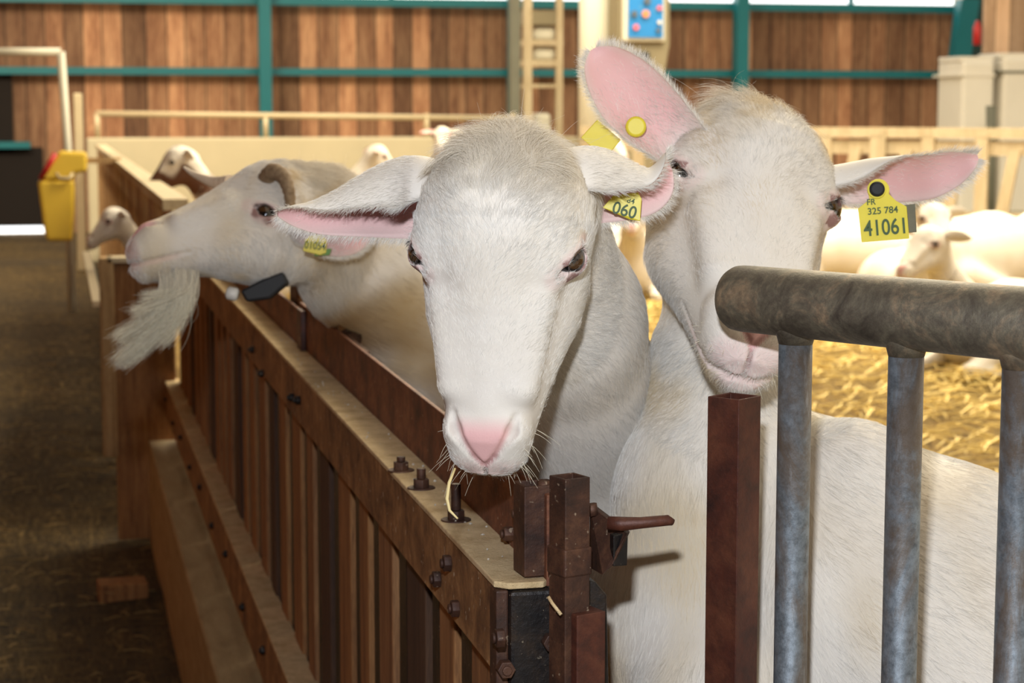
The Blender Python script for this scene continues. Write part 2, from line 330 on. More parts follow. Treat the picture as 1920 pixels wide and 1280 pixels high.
# ================================================================== NEAR FENCE
M['rust'] = rust('rusty_iron', (.018, .009, .007), (.07, .028, .016), (.16, .07, .035), .25, 14, .6, (.35, .26, .18))
M['upiron'] = rust('rusty_upstand', (.04, .015, .009), (.18, .058, .026), (.30, .12, .055), .12, 14, .65, (.42, .3, .2))
M['redrust'] = rust('red_rust', (.022, .009, .007), (.085, .022, .012), (.14, .045, .022), .2, 12, .55)
M['darkiron'] = rust('dark_iron', (.008, .007, .008), (.022, .016, .014), (.06, .035, .02), .4, 20, .45, (.3, .24, .17))
M['flatiron'] = rust('brown_flat_iron', (.07, .026, .010), (.30, .145, .052), (.52, .29, .12), .05, 11, .7, (.6, .5, .36))
M['stake'] = wood('stake_wood', (.22, .085, .026), (.52, .25, .085), (.035, .013, .006), grain=(26, 26, 1.8))
M['stake2'] = wood('dark_stake_wood', (.05, .02, .01), (.12, .055, .024), (.015, .008, .005), grain=(26, 26, 1.8))
M['green'] = plain('green_paint', (.01, .09, .03), .5)
def dust_mat():
    t = NT('dusty_ledge'); v = t.map(); f = t.noise(v, 25, 6, .7); g = t.noise(v, 220, 4, .7); h = t.noise(t.map((1, .6, 1)), 90, 3, .6)
    c = t.ramp(f, [(.3, (.46, .31, .15)), (.6, (.70, .53, .30))]); c = t.mix(t.ramp(g, [(.62, 0), (.72, .7)]), c, (.12, .07, .03))
    c = t.mix(t.ramp(h, [(.68, 0), (.72, .5)]), c, (.72, .6, .4)); t.bump(g, .7, .003); return t.set(Base_Color=c, Roughness=.95)
M['dust'] = dust_mat()
XL, XF, ZT = .380, .428, 1.072
Y0, Y1 = 1.715, 6.6
t = NF = empty('fence_panel', 'rusty iron and timber pen fence with dusty top ledge beside the dark aisle', 'fence', loc=(.4, 1.75, 0))
S = lambda n, mb, m, **k: sub(n, mb, M[m], NF, **k)
S('top_ledge', MB().prism([(XL, Y0 + .012, ZT - .005), (XL + .012, Y0, ZT - .005), (XF - .004, Y0, ZT - .005), (XF + .004, Y0 + .01, ZT - .005), (XF + .004, Y1, ZT - .005), (XL, Y1, ZT - .005)], (0, 0, 0), (0, 0, .006)), 'dust', bevel=.0012)
S('upstand', MB().box((XF, Y0 + .004, ZT - .005), (XF + .006, 3.60, 1.152)), 'upiron', bevel=.001)
S('upstand', MB().box((XF - .004, 3.585, ZT), (XF + .002, Y1, 1.14)), 'upiron', bevel=.001)
S('splice_plate', MB().box((XF - .010, 3.50, ZT + .001), (XF - .001, 3.56, 1.145)), 'redrust', bevel=.001)
S('side_board', MB().box((XL + .004, 3.42, .985), (XL + .012, Y1, ZT - .006)), 'flatiron', bevel=.001)
S('side_board', MB().box((XL + .002, Y0 + .02, .985), (XL + .010, 3.43, ZT - .006)), 'flatiron', bevel=.001)
# uprights below: alternating brown stakes and dark iron bars
y = 1.80; k = 0
while y < 6.86:
    iron = k % 2 == 1
    w = (.105, .060, .080, .045, .120, .055)[k % 6]
    d0 = XL + .016 + (.006 if iron else 0)
    S('iron_bar' if iron else 'wooden_slat', MB().box((d0, y, .40), (d0 + (.012 if iron else .03), y + w, 1.06)), 'darkiron' if iron else ('stake', 'stake', 'stake2', 'fencewood')[(k // 2) % 4], bevel=.003)
    S('wooden_slat', MB().box((XL + .05, y + w - .025, .40), (XL + .062, y + w + .05, 1.05)), 'stake2' if k % 2 else 'stake', bevel=.002)  # backing strip added behind each gap to block skylight streaks
    if k % 9 == 6: S('green_strap', MB().box((d0 + .014, y + .06, .4), (d0 + .02, y + .085, 1.06)), 'green')
    y += w + (.022, .010, .030, .012, .036, .016)[k % 6]; k += 1
# lower angle rail
zr = 0.555
S('lower_rail', MB().box((.352, 1.6, zr - .115), (.359, 7.0, zr)), 'flatiron', bevel=.001)
S('lower_ledge', MB().box((.352, 1.6, zr), (.400, 7.0, zr + .006)), 'dust', bevel=.001)
def bolt(root, c, ax, r=.009, h=.012, shaft=.0, mat='rust', washer=False):
    ax = np.array(ax, float); c = np.array(c, float); m = MB().tube([c, c + ax * h], r, 6)
    m.tube([c + ax * h, c + ax * (h + max(shaft, .003))], r * .55, 10)
    if washer: m.tube([c - ax * .001, c + ax * .0015], r * 1.7, 16)
    return sub('bolt', m, M[mat], root, bevel=.0008)
for k in range(11): bolt(NF, (.352, 2.75 + k * .41, zr - .045 - .02 * (k % 2)), (-1, 0, 0), .009, .008, mat='darkiron')
for px, py, sh in ((752, 882, .006), (790, 915, .012), (855, 975, .028)):
    p = on(px, py, 2, ZT + .001); bolt(NF, p, (0, 0, 1), .0095, .011, sh, 'rust', True)
for px, py in ((825, 1085), (845, 1055), (860, 1140), (945, 1195)):
    p = on(px, py, 0, XL + .002); bolt(NF, p, (-1, 0, 0), .009, .008, .0, 'rust')
for px, py in ((984, 962), (962, 1000)):
    p = on(px, py, 0, XF); bolt(NF, p, (-1, 0, 0), .0075, .010, .003, 'rust')
for px, py in ((551, 745), (563, 750), (476, 655), (494, 700)):
    p = on(px, py, 0, XL + .002); bolt(NF, p, (-1, 0, 0), .008, .008, .004, 'darkiron')
# brackets behind the upstand (toward the pen)
for (px, py, ln) in ((560, 580, .42), (632, 645, .30)):
    p = on(px, py, 0, XF + .012); yy = p[1]
    S('bracket', MB().box((XF + .012, yy - ln, 1.085), (XF + .02, yy + .02, 1.145)), 'rust', bevel=.001)
    S('bracket_plate', MB().box((XF + .008, yy - .045, 1.10), (XF + .04, yy - .035, 1.165)), 'flatiron', bevel=.001)
    bolt(NF, (XF + .028, yy - .045, 1.135), (0, -1, 0), .011, .01, .004, 'rust', True)
S('fence_post', MB().box((XF + .012, 3.74, .35), (XF + .06, 3.86, 1.175)), 'rust', bevel=.003)
# end plate below the ledge, facing the camera
EX0, EX1 = XL + .012, XF + .006
S('end_plate', MB().box((EX0, Y0 - .004, .35), (EX1, Y0 + .02, ZT - .006)), 'darkiron', bevel=.004)
S('end_edge', MB().box((XL + .000, Y0 + .002, .35), (XL + .012, Y0 + .03, ZT - .006)), 'rust', bevel=.002)
S('green_post', MB().box((EX1 + .001, Y0 + .006, .3), (EX1 + .018, Y0 + .03, ZT - .03)), 'green', bevel=.002)
for px, py in ((1030, 1200), (945, 1250)):
    p = on(px, py, 1, Y0 - .004); bolt(NF, p, (0, -1, 0), .0085, .012, .0, 'rust')

# ------------------------------------------------------------------ latch assembly
t = LT = empty('gate_latch', 'rusty square tube latch with bent lever handle at the fence end', 'latch', loc=tuple(on(1068, 1280, 1, 1.66)))
S = lambda n, mb, m, **k: sub(n, mb, M[m], LT, **k)
YL = 1.68
c = on(1068, 892, 1, YL); rr = .33
S('latch_tube', MB().hollow((c[0], c[1]), .0265, .95, c[2], .0028, rr, .1), 'rust', bevel=.0008)
c2 = on(1093, 1150, 1, YL); zz = on(1085, 1152, 1, YL - .02)[2]
S('sleeve', MB().box((c2[0] - .0185, c2[1] - .018, .3), (c2[0] + .0125, c2[1] + .012, zz), rr, (c2[0], c2[1])), 'redrust', bevel=.001)
S('collar', MB().box((c[0] - .015, c[1] - .015, on(1068, 1075, 1, YL)[2]), (c[0] + .015, c[1] + .015, on(1068, 1022, 1, YL)[2]), rr, (c[0], c[1])), 'rust', bevel=.002)
g = lambda x, y, Y=YL: on(x, y, 1, Y)
# channel behind the tube
ca, cb = g(1000, 915, 1.74), g(1000, 1075, 1.74)
S('channel', MB().hollow((ca[0] + .004, 1.745), .034, cb[2], ca[2] + .004, .004, .08, .09), 'rust', bevel=.001)
S('clamp_bolt', MB().tube([g(1020, 900, 1.75), g(1020, 935, 1.75)], .007, 8), 'rust')
S('clamp_bolt', MB().tube([g(1108, 945, 1.70), g(1112, 965, 1.70)], .0055, 8), 'rust')
# cheek plate and lever
S('cheek_plate', MB().prism([g(1105, 946, 1.71), g(1172, 998, 1.655), g(1176, 1000, 1.65), g(1150, 1058, 1.655), g(1128, 1078, 1.66), g(1106, 1065, 1.70)], (0, 0, 0), (.006, .010, 0)), 'rust', bevel=.0015)
S('cheek_edge', MB().prism([g(1150, 1005, 1.655), g(1178, 998, 1.66), g(1176, 1060, 1.66), g(1150, 1062, 1.655)], (0, 0, 0), (0, .012, 0)), 'darkiron', bevel=.001)
S('lever', MB().tube([g(1140, 980, 1.66), g(1165, 982, 1.655), g(1200, 980, 1.65), g(1253, 975, 1.645), g(1262, 979, 1.645)], [.006, .0065, .0052, .0048, .003], 14), 'redrust')
S('backing_plate', MB().prism([g(1095, 1085, 1.70), g(1118, 1092, 1.70), g(1138, 1115, 1.70), g(1142, 1290, 1.70), g(1095, 1290, 1.70)], (0, 0, 0), (0, .02, 0)), 'darkiron', bevel=.002)
S('cord', MB().tube([g(1028, 1118, 1.665), g(1035, 1130, 1.662), g(1052, 1152, 1.655)], .0016, 8), 'dust')

# ------------------------------------------------------------------ rusty square post and galvanised gate
c = on(1377, 742, 1, 1.70)
o = single('square_tube_post', MB().hollow((c[0], c[1]), .0350, .2, c[2], .0022, -.95, .12), M['redrust'], 'rust red open square tube standing upright left of the galvanised gate', 'post', bevel=.0008)
def galv():
    t = NT('galvanised_worn'); v = t.map(); f = t.noise(t.map((1, 1, .5)), 16, 8, .75, .8); g = t.noise(v, 80, 7, .8); h = t.noise(t.map((30, 30, 4)), 3, 5, .7)
    c = t.ramp(g, [(.3, (.06, .07, .08)), (.6, (.22, .25, .28))]); c = t.mix(t.ramp(f, [(.42, 0), (.6, .8)]), c, (.13, .085, .05)); c = t.mix(t.ramp(h, [(.6, 0), (.75, .4)]), c, (.5, .53, .56))
    t.bump(g, .3, .002); return t.set(Base_Color=c, Roughness=.5, Metallic=.45)
def worn_top():
    t = NT('worn_pipe'); v = t.map(); f = t.noise(v, 22, 8, .75, .6); g = t.noise(v, 90, 6, .75)
    c = t.ramp(f, [(.3, (.045, .036, .026)), (.5, (.17, .145, .10)), (.64, (.36, .25, .15)), (.78, (.22, .25, .25))]); c = t.mix(t.ramp(g, [(.4, .6), (.65, 0)]), c, (.06, .045, .035))
    t.bump(g, .4, .002); return t.set(Base_Color=c, Roughness=.55, Metallic=.35)
M['galvbar'] = galv(); M['worn'] = worn_top()
GA = at(1400, 560, 1.79); GB = at(1925, 624, 1.575); GB[2] = GA[2]; gd = (GB - GA) / np.linalg.norm(GB - GA)
t = GT = empty('tubular_gate', 'worn galvanised tubular gate with thick rounded top pipe and upright bars', 'gate', loc=(GA[0], GA[1], 0))
S = lambda n, mb, m, **k: sub(n, mb, M[m], GT, **k)
R_ = .0303
pts = [GA + gd * (-.016), GA + gd * (-.0145), GA + gd * (-.010), GA + gd * (-.004), GA + gd * .004, GA + gd * .9]
S('top_pipe', MB().tube(pts, [R_ * .80, R_ * .90, R_ * .975, R_ * .995, R_, R_], 40), 'worn')
for k, px in enumerate((1493, 1701, 1917)):
    # intersection of the gate line with the image column
    lo, hi = 0., .9
    for _ in range(40):
        m_ = (lo + hi) / 2; P = GA + gd * m_; q = P - CAMP; x = 960 + FPX * (q @ RT) / (q @ FW)
        lo, hi = (m_, hi) if x < px else (lo, m_)
    P = GA + gd * lo
    S('upright_bar', MB().tube([(P[0], P[1], .25), (P[0], P[1], GA[2] - .02)], .0150, 28), 'galvbar')
    S('weld_collar', MB().tube([(P[0], P[1], GA[2] - .036), (P[0], P[1], GA[2] - .027), (P[0], P[1], GA[2] - .016)], [.0152, .0175, .024], 28), 'worn')
    if k == 0: STEP = None
P = GA + gd * .55; S('upright_bar', MB().tube([(P[0], P[1], .25), (P[0], P[1], GA[2] - .02)], .015, 28), 'galvbar')
S('bottom_pipe', MB().tube([(GA[0], GA[1], .33), tuple(GA * [1, 1, 0] + gd * .9 + [0, 0, .33])], .02, 24), 'galvbar')

# ------------------------------------------------------------------ kerb, end board, brick
single('kerb_beam', MB().box((.288, 2.2, -.02), (.39, 6.9, .36)), wood('dusty_kerb', (.36, .25, .12), (.52, .39, .21), (.20, .13, .06), grain=(9, 2, 9), fine=20), 'long dusty timber kerb at the foot of the rusty fence', 'kerb', bevel=.006)
t = empty('end_board', 'broad brown wooden board closing the far end of the near fence', 'board', loc=(.26, 6.95, 0))
xl, xr = on(213, 600, 1, 6.95)[0], on(300, 600, 1, 6.95)[0]; zt_ = on(200, 482, 1, 6.95)[2]
sub('panel', MB().box((xl, 6.95, .0), (xr + .05, 6.99, zt_ - .02)), M['stake'], t, bevel=.004)
sub('corner_post', MB().box((xl - .045, 6.93, .30), (xl + .004, 7.0, zt_)), M['fencewood2'], t, bevel=.006)
sub('cap_board', MB().box((xl - .02, 6.93, zt_ - .02), (xr + .08, 7.02, zt_)), M['tan'], t, bevel=.003)
p = on(230, 1118, 2, .0); single('wood_block', MB().box((p[0] - .075, p[1] - .05, -.01), (p[0] + .075, p[1] + .06, .05), .06), M['stake'], 'short brown wooden block lying on the aisle floor against the kerb', 'block', bevel=.006)
# loose straw on the aisle
m = MB(); r = np.random.default_rng(11)
for k in range(900):
    x = r.uniform(-1.2, .27); y = 3.6 + 11 * r.random() ** 1.6; a = r.uniform(0, 3.14); l = r.uniform(.02, .09); z = .012 + r.random() * .03
    if abs(x) < 3: m.tube([(x, y, z), (x + l * .5 * math.cos(a), y + l * .5 * math.sin(a), z + .004), (x + l * math.cos(a + .08), y + l * math.sin(a + .08), z)], .0013, 3, False)
tag(m.build('loose_straw', plain('dry_straw', (.48, .32, .12), .7), fix=False), kind='stuff')
m = MB()
for k in range(7500):
    x = r.uniform(1.5, 6.8); y = r.uniform(5, 13.5); a = r.uniform(0, 3.14); l = r.uniform(.06, .24); z = PZ + .03 + r.random() * .06
    m.tube([(x, y, z), (x + l * .5 * math.cos(a), y + l * .5 * math.sin(a), z + .03 * r.random()), (x + l * math.cos(a + .3), y + l * math.sin(a + .3), z)], .0036, 3, False)
tag(m.build('loose_straw', plain('golden_straw', (.9, .66, .22), .6), fix=False), kind='stuff')

m = MB(); r = np.random.default_rng(21)
for k in range(70):
    yy = 1.8 + 2.6 * r.random() ** 1.4; x = r.uniform(XL + .006, XF - .004); c_ = np.array([x, yy, ZT + .002]); q = r.uniform(.0008, .0022)
    m.add([c_ + np.array(v_) * q * r.uniform(.6, 1.3) for v_ in ((1, 0, 0), (0, 1.3, 0), (-1, 0, 0), (0, -1, 0), (0, 0, .9), (0, 0, -.9))], [(0, 1, 4), (1, 2, 4), (2, 3, 4), (3, 0, 4), (1, 0, 5), (2, 1, 5), (3, 2, 5), (0, 3, 5)])
tag(m.build('grit', plain('pale_grit', (.55, .50, .42), .8, 0, .5, 300), fix=False), kind='stuff')
# ================================================================== ORGANIC SHAPES (implicit surfaces -> one continuous skin)
def snoise(P, f, seed=0):
    r = np.random.default_rng(seed); s = 0
    for _ in range(7):
        k = r.normal(0, f, 3); s = s + np.sin(P @ k + r.uniform(0, 6.28))
    return s / 7
def smin(a, b, k):
    h = np.clip(.5 + .5 * (b - a) / k, 0, 1); return b + (a - b) * h - k * h * (1 - h)
def smax(a, b, k): return -smin(-a, -b, k)
def cone(P, a, b, ra, rb, sx=None):
    a = np.asarray(a, float); b = np.asarray(b, float); d = b - a
    if sx is not None:                                              # flatten across axis sx[0] by factor sx[1]
        ax, f = np.asarray(sx[0], float), sx[1]
        P = P + ((P - a) @ ax)[:, None] * ax * (1 / f - 1); d = d + (d @ ax) * ax * (1 / f - 1)
    t = np.clip(((P - a) @ d) / (d @ d + 1e-12), 0, 1)
    return (np.linalg.norm(P - a - t[:, None] * d, axis=1) - (ra + (rb - ra) * t)) * (min(1, sx[1]) if sx else 1)
def chain(P, pts, rs, k=.02, sx=None):
    d = None
    for i in range(len(pts) - 1):
        e = cone(P, pts[i], pts[i + 1], rs[i], rs[i + 1], sx); d = e if d is None else smin(d, e, k)
    return d
def loft(P, z, yt, yb, w, n=2.2, egg=0.0):
    o = np.argsort(z); z = np.array(z)[o]; yt = np.array(yt)[o]; yb = np.array(yb)[o]; w = np.array(w)[o]
    zz = P[:, 2]; T = np.interp(zz, z, yt); B = np.interp(zz, z, yb); Wd = np.interp(zz, z, w)
    c = (T + B) / 2; h = (T - B) / 2; v = (P[:, 1] - c) / h; wd = Wd * (1 - egg * np.clip(v, -1, 1))
    q = ((np.abs(P[:, 0]) / wd) ** n + np.abs(v) ** n + 1e-9) ** (1 / n)
    d = (q - 1) * np.minimum(wd, h)
    return np.maximum(d, np.maximum(zz - z[-1], z[0] - zz) - .0)
HZ = [.114, .107, .094, .075, .05, .025, 0, -.03, -.06, -.09, -.12, -.15, -.172, -.188, -.198]
HT = [-.040, -.018, .006, .027, .040, .043, .038, .026, .015, .006, -.001, -.007, -.014, -.026, -.040]
HB = [-.075, -.085, -.10, -.11, -.11, -.105, -.095, -.088, -.08, -.073, -.067, -.064, -.062, -.060, -.055]
HW = [.016, .032, .050, .068, .079, .080, .072, .062, .055, .049, .044, .040, .037, .029, .016]
JZ = [.085, .05, .02, -.02, -.06, -.09, -.12, -.15, -.172, -.186, -.198]
JT = [-.05, -.035, -.03, -.028, -.034, -.038, -.043, -.048, -.052, -.054, -.062]
JB = [-.125, -.142, -.146, -.138, -.120, -.106, -.096, -.090, -.087, -.083, -.072]
JW = [.050, .066, .074, .077, .070, .058, .047, .038, .032, .026, .014]
EYE = np.array([.0665, -.0170, -.002]); ER = .0162
def eye_axes(s):
    e = np.array([s * .82, .56, -.10]); e /= np.linalg.norm(e)
    h = np.array([s * .42, -.52, .70]); h -= h @ e * e; h /= np.linalg.norm(h)   # along the slit, inner corner towards the nose
    return e, h, np.cross(h, e) * s
def head_sdf(P, lip=1.0, detail=True):
    Q = P.copy(); sgn = np.sign(Q[:, 0]); sgn[sgn == 0] = 1
    Q[:, 0] = np.abs(Q[:, 0])
    d = smin(loft(P, HZ, HT, HB, HW, 2.25, .20), loft(P, JZ, JT, JB, JW, 2.2, -.05), .016)
    d = smin(d, cone(P, (0, -.045, .052), (0, -.065, .058), .050, .045), .03)
    e, h, v = eye_axes(1)
    E = EYE + e * -.002
    d = smin(d, cone(Q, E + np.array([-.012, .008, .011]), E + np.array([-.014, .010, -.014]), .0190, .013), .02)   # brow and orbit
    d = smin(d, cone(Q, E, E, ER + .0022, ER + .0022), .008)
    d = smin(d, cone(Q, (.040, -.008, -.05), (.033, -.016, -.12), .014, .010), .02)      # cheek ridge
    d = smin(d, cone(Q, (.022, -.026, -.160), (.018, -.040, -.182), .0165, .0125), .012)  # nostril wing
    d = smin(d, cone(P, (0, -.030, -.160), (0, -.046, -.186), .020, .012), .010)
    d = smin(d, cone(P, (0, -.076, -.155), (0, -.075, -.180), .021, .016), .012)          # chin
    d = smax(d, -cone(Q, (.052, .030, -.040), (.043, .016, -.115), .012, .010), .022)   # hollow beside the nasal bone
    if detail:
        tp = np.clip((P[:, 2] - .015) / .05, 0, 1) * np.clip((P[:, 1] + .02) / .03, 0, 1); W_ = P + .012 * np.stack([snoise(P, 30, 41), snoise(P, 30, 42), snoise(P, 30, 43)], 1)
        d = d + tp * (.0060 * snoise(W_, 62, 44) + .0024 * snoise(W_, 170, 45))
        r = Q - E; re, rh, rv = r @ e, r @ h, r @ v
        op = np.abs(rv + .0012 - .0018 * (rh / .016) ** 2) - .0094 * (1 - (rh / .0156) ** 2)
        op = np.maximum(op, -re)
        d = smax(d, -op * .8, .0022)
        d = smax(d, -cone(Q, E - h * .017 + e * .009, E - h * .034 + e * .001, .0028, .0012), .006)   # tear line
        d = smin(d, cone(Q, E + v * .0098 + h * -.009 + e * .0095, E + v * .0098 + h * .008 + e * .0100, .0030, .0030), .005)
        if len(NOSTRIL):
            d = smax(d, -chain(Q, NOSTRIL, [.0034, .0068, .0040, .0026, .0022], .002), .003)
            d = smax(d, -chain(P, PHILTRUM, [.0020, .0020, .0020], .002), .0025)
            d = smax(d, -chain(Q, MOUTH, [.0030, .0030, .0026, .0024, .0020, .0012], .002), .003)
    return d

NOSTRIL, PHILTRUM, MOUTH = [], [], []
def cast(o, d, n=60, far=.12):                                      # first hit of the head surface from outside
    t = np.linspace(0, far, 400); v = head_sdf(np.array(o) + t[:, None] * np.array(d)); i = np.argmax(v < 0)
    return tuple(np.array(o) + t[i] * np.array(d))
NOSTRIL_ = [cast((x, .05, z), (0, -1, 0)) for x, z in ((.0290, -.147), (.0268, -.160), (.0195, -.172), (.0100, -.184), (0, -.1925))]
PHILTRUM_ = [cast((0, .02, -.193), (0, -1, 0)), cast((0, -.02, -.225), (0, -.75, .66)), cast((0, -.045, -.235), (0, -.4, .9))]
MOUTH_ = [cast((0, -.060, -.25), (0, 0, 1))] + [cast((.08, -.063, z), (-1, 0, 0)) for z in (-.190, -.178, -.160, -.140, -.118)]
NOSTRIL, PHILTRUM, MOUTH = NOSTRIL_, PHILTRUM_, MOUTH_
def mesh_sdf(f, lo, hi, h, keep=None, B=8):
    lo = np.array(lo, float); hi = np.array(hi, float); nb = np.maximum(1, np.ceil((hi - lo) / (h * B)).astype(int))
    bi = np.stack(np.meshgrid(*[np.arange(n) for n in nb], indexing='ij'), -1).reshape(-1, 3)
    dc = f(lo + (bi + .5) * h * B); bi = bi[np.abs(dc) < h * B * 1.25 + .004]
    off = np.stack(np.meshgrid(*[np.arange(B + 1)] * 3, indexing='ij'), -1).reshape(-1, 3)
    D = np.concatenate([f((lo + (c[:, None, :] * B + off[None]).reshape(-1, 3) * h)).reshape(len(c), (B + 1) ** 3) for c in np.array_split(bi, max(1, len(bi) // 300)) if len(c)])
    D = D.reshape(-1, B + 1, B + 1, B + 1); s = D < 0
    corners = [(i, j, k) for i in (0, 1) for j in (0, 1) for k in (0, 1)]
    sl = lambda A, c: A[:, c[0]:B + c[0], c[1]:B + c[1], c[2]:B + c[2]]
    cnt = sum(sl(s, c).astype(np.int8) for c in corners); act = (cnt > 0) & (cnt < 8)
    b, i, j, k = np.nonzero(act); g = bi[b] * B + np.stack([i, j, k], -1)
    acc = np.zeros((len(b), 3)); num = np.zeros(len(b))
    val = {c: D[b, i + c[0], j + c[1], k + c[2]] for c in corners}
    for c in corners:
        for ax in range(3):
            if c[ax] == 0:
                c2 = list(c); c2[ax] = 1; c2 = tuple(c2); a, e = val[c], val[c2]; m = (a < 0) != (e < 0)
                t = np.where(m, a / np.where(m, a - e, 1), 0); p = np.tile(np.array(c, float), (len(b), 1)); p[:, ax] = t
                acc[m] += p[m]; num[m] += 1
    V = lo + (g + acc / num[:, None]) * h
    N = (nb * B + 2); key = (g[:, 0] * N[1] + g[:, 1]) * N[2] + g[:, 2]; o = np.argsort(key); ks = key[o]
    def find(gg):
        kk = (gg[:, 0] * N[1] + gg[:, 1]) * N[2] + gg[:, 2]; p = np.clip(np.searchsorted(ks, kk), 0, len(ks) - 1)
        return np.where(ks[p] == kk, o[p], -1)
    F = []
    s0 = val[(0, 0, 0)] < 0
    for ax in range(3):
        c = [0, 0, 0]; c[ax] = 1; s1 = val[tuple(c)] < 0; m = s0 != s1; u, w = (ax + 1) % 3, (ax + 2) % 3
        gm = g[m]; du = np.zeros(3, int); du[u] = 1; dw = np.zeros(3, int); dw[w] = 1
        q = np.stack([find(gm), find(gm - du), find(gm - du - dw), find(gm - dw)], -1)
        fl_ = ~s0[m]; q[fl_] = q[fl_][:, ::-1]; F.append(q[(q >= 0).all(1)])
    F = np.concatenate(F)
    if keep is not None:
        kv = keep(V); F = F[kv[F].all(1)]
    used = np.unique(F); mp = -np.ones(len(V), int); mp[used] = np.arange(len(used)); V = V[used]; F = mp[F]
    # vertex normals
    fn = np.cross(V[F[:, 2]] - V[F[:, 0]], V[F[:, 3]] - V[F[:, 1]]); vn = np.zeros_like(V)
    for q in range(4): np.add.at(vn, F[:, q], fn)
    vn /= np.linalg.norm(vn, axis=1)[:, None] + 1e-12
    return V, F, vn

def ear_shell(st, th=.0028, ns=44, nt=22):
    """st: stations (centre, half width, roll, cup half angle). Returns V, F, inner mask, outward dir per vertex"""
    s0 = np.linspace(0, 1, len(st)); S_ = np.linspace(0, 1, ns)
    def cr(A):                                                      # smooth interpolation
        A = np.array(A, float); out = []
        for x in S_:
            u = x * (len(A) - 1); i = min(int(u), len(A) - 2); f_ = u - i; p = [A[max(i - 1, 0)], A[i], A[i + 1], A[min(i + 2, len(A) - 1)]]
            out.append(.5 * (2 * p[1] + (p[2] - p[0]) * f_ + (2 * p[0] - 5 * p[1] + 4 * p[2] - p[3]) * f_ ** 2 + (3 * p[1] - p[0] - 3 * p[2] + p[3]) * f_ ** 3))
        return np.array(out)
    C = cr([q[0] for q in st]); w = np.maximum(cr([[q[1]] for q in st])[:, 0], .0015); ro = cr([[q[2]] for q in st])[:, 0]; cu = np.maximum(cr([[q[3]] for q in st])[:, 0], .15)
    T = np.gradient(C, axis=0); T /= np.linalg.norm(T, axis=1)[:, None]
    for _ in range(3):
        Tp = np.concatenate([np.repeat(T[:1], 8, 0), T, np.repeat(T[-1:], 8, 0)]); T = sum(Tp[k:k + ns] for k in range(17)) / 17
    T /= np.linalg.norm(T, axis=1)[:, None]
    n0 = -FW[None] - (T @ -FW)[:, None] * T; n0 /= np.linalg.norm(n0, axis=1)[:, None]; a0 = np.cross(T, n0)
    cr_, sr = np.cos(ro)[:, None], np.sin(ro)[:, None]; n = n0 * cr_ + a0 * sr; a = a0 * cr_ - n0 * sr
    t = np.linspace(-1, 1, nt); V = []; D = []; I = []
    for side in (0, 1):
        for i in range(ns):
            R = w[i] / cu[i] * (1 if cu[i] < 1 else 1); ang = cu[i] * t
            p = C[i] + a[i] * (R * np.sin(ang))[:, None] + n[i] * (R * (1 - np.cos(ang)))[:, None]
            dirn = -(n[i] * np.cos(ang)[:, None] - a[i] * np.sin(ang)[:, None])   # outward (convex side)
            thk = th * (1 - .5 * i / ns) * (1 - np.abs(t) ** 6)[:, None]
            V.append(p + dirn * thk * (.5 if side else -.5)); D.append(dirn if side else -dirn); I.append(np.full(nt, 1 - side, float))
    V = np.concatenate(V); D = np.concatenate(D); I = np.concatenate(I); F = []
    for side in (0, 1):
        b = side * ns * nt
        for i in range(ns - 1):
            for j in range(nt - 1):
                q = (b + i * nt + j, b + i * nt + j + 1, b + (i + 1) * nt + j + 1, b + (i + 1) * nt + j); F.append(q if side else q[::-1])
    for i in range(ns - 1):
        for j, fl_ in ((0, 0), (nt - 1, 1)):
            q = (i * nt + j, (i + 1) * nt + j, ns * nt + (i + 1) * nt + j, ns * nt + i * nt + j); F.append(q[::-1] if fl_ else q)
    i = ns - 1
    for j in range(nt - 1): F.append((i * nt + j, i * nt + j + 1, ns * nt + i * nt + j + 1, ns * nt + i * nt + j))
    info = dict(C=C, T=T, n=n, a=a, w=w, cu=cu, nt=nt, ns=ns)
    return V, np.array(F), D, I, np.tile(np.repeat(S_, nt), 2), np.repeat(T, nt, axis=0)[np.r_[0:ns * nt, 0:ns * nt]], info

# skin and hair materials
def skin_mat():
    t = NT('goat_skin'); a = t.attr('pink'); b = t.attr('stain'); v = t.map(); f = t.noise(v, 14, 5, .65); g = t.noise(v, 420, 3, .7)
    c = t.mix(t.ramp(f, [(.35, 0), (.7, .5)]), (.76, .71, .65), (.70, .63, .53))
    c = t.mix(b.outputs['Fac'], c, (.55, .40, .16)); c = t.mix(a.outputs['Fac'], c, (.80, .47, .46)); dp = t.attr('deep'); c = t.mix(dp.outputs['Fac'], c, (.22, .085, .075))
    t.bump(g, .25, .001)
    return t.set(Base_Color=c, Roughness=.6, Subsurface_Weight=0.0, Specular_IOR_Level=.25)
M['skin'] = skin_mat()
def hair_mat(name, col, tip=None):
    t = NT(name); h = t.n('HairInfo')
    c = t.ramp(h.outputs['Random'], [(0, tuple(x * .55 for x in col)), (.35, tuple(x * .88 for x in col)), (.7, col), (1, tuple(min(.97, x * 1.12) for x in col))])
    c = t.mix(t.ramp(h.outputs['Intercept'], [(0, .5), (.5, 0)]), c, (.62, .50, .36))  # darker roots painted in for self-shadow between strands
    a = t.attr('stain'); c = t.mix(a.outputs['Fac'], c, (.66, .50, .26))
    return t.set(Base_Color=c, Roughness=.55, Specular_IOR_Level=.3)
M['fur'] = hair_mat('white_fur', (.86, .83, .78)); M['fur_cream'] = hair_mat('cream_fur', (.92, .86, .70))
M['whisker'] = plain('whisker', (.75, .68, .52), .5)
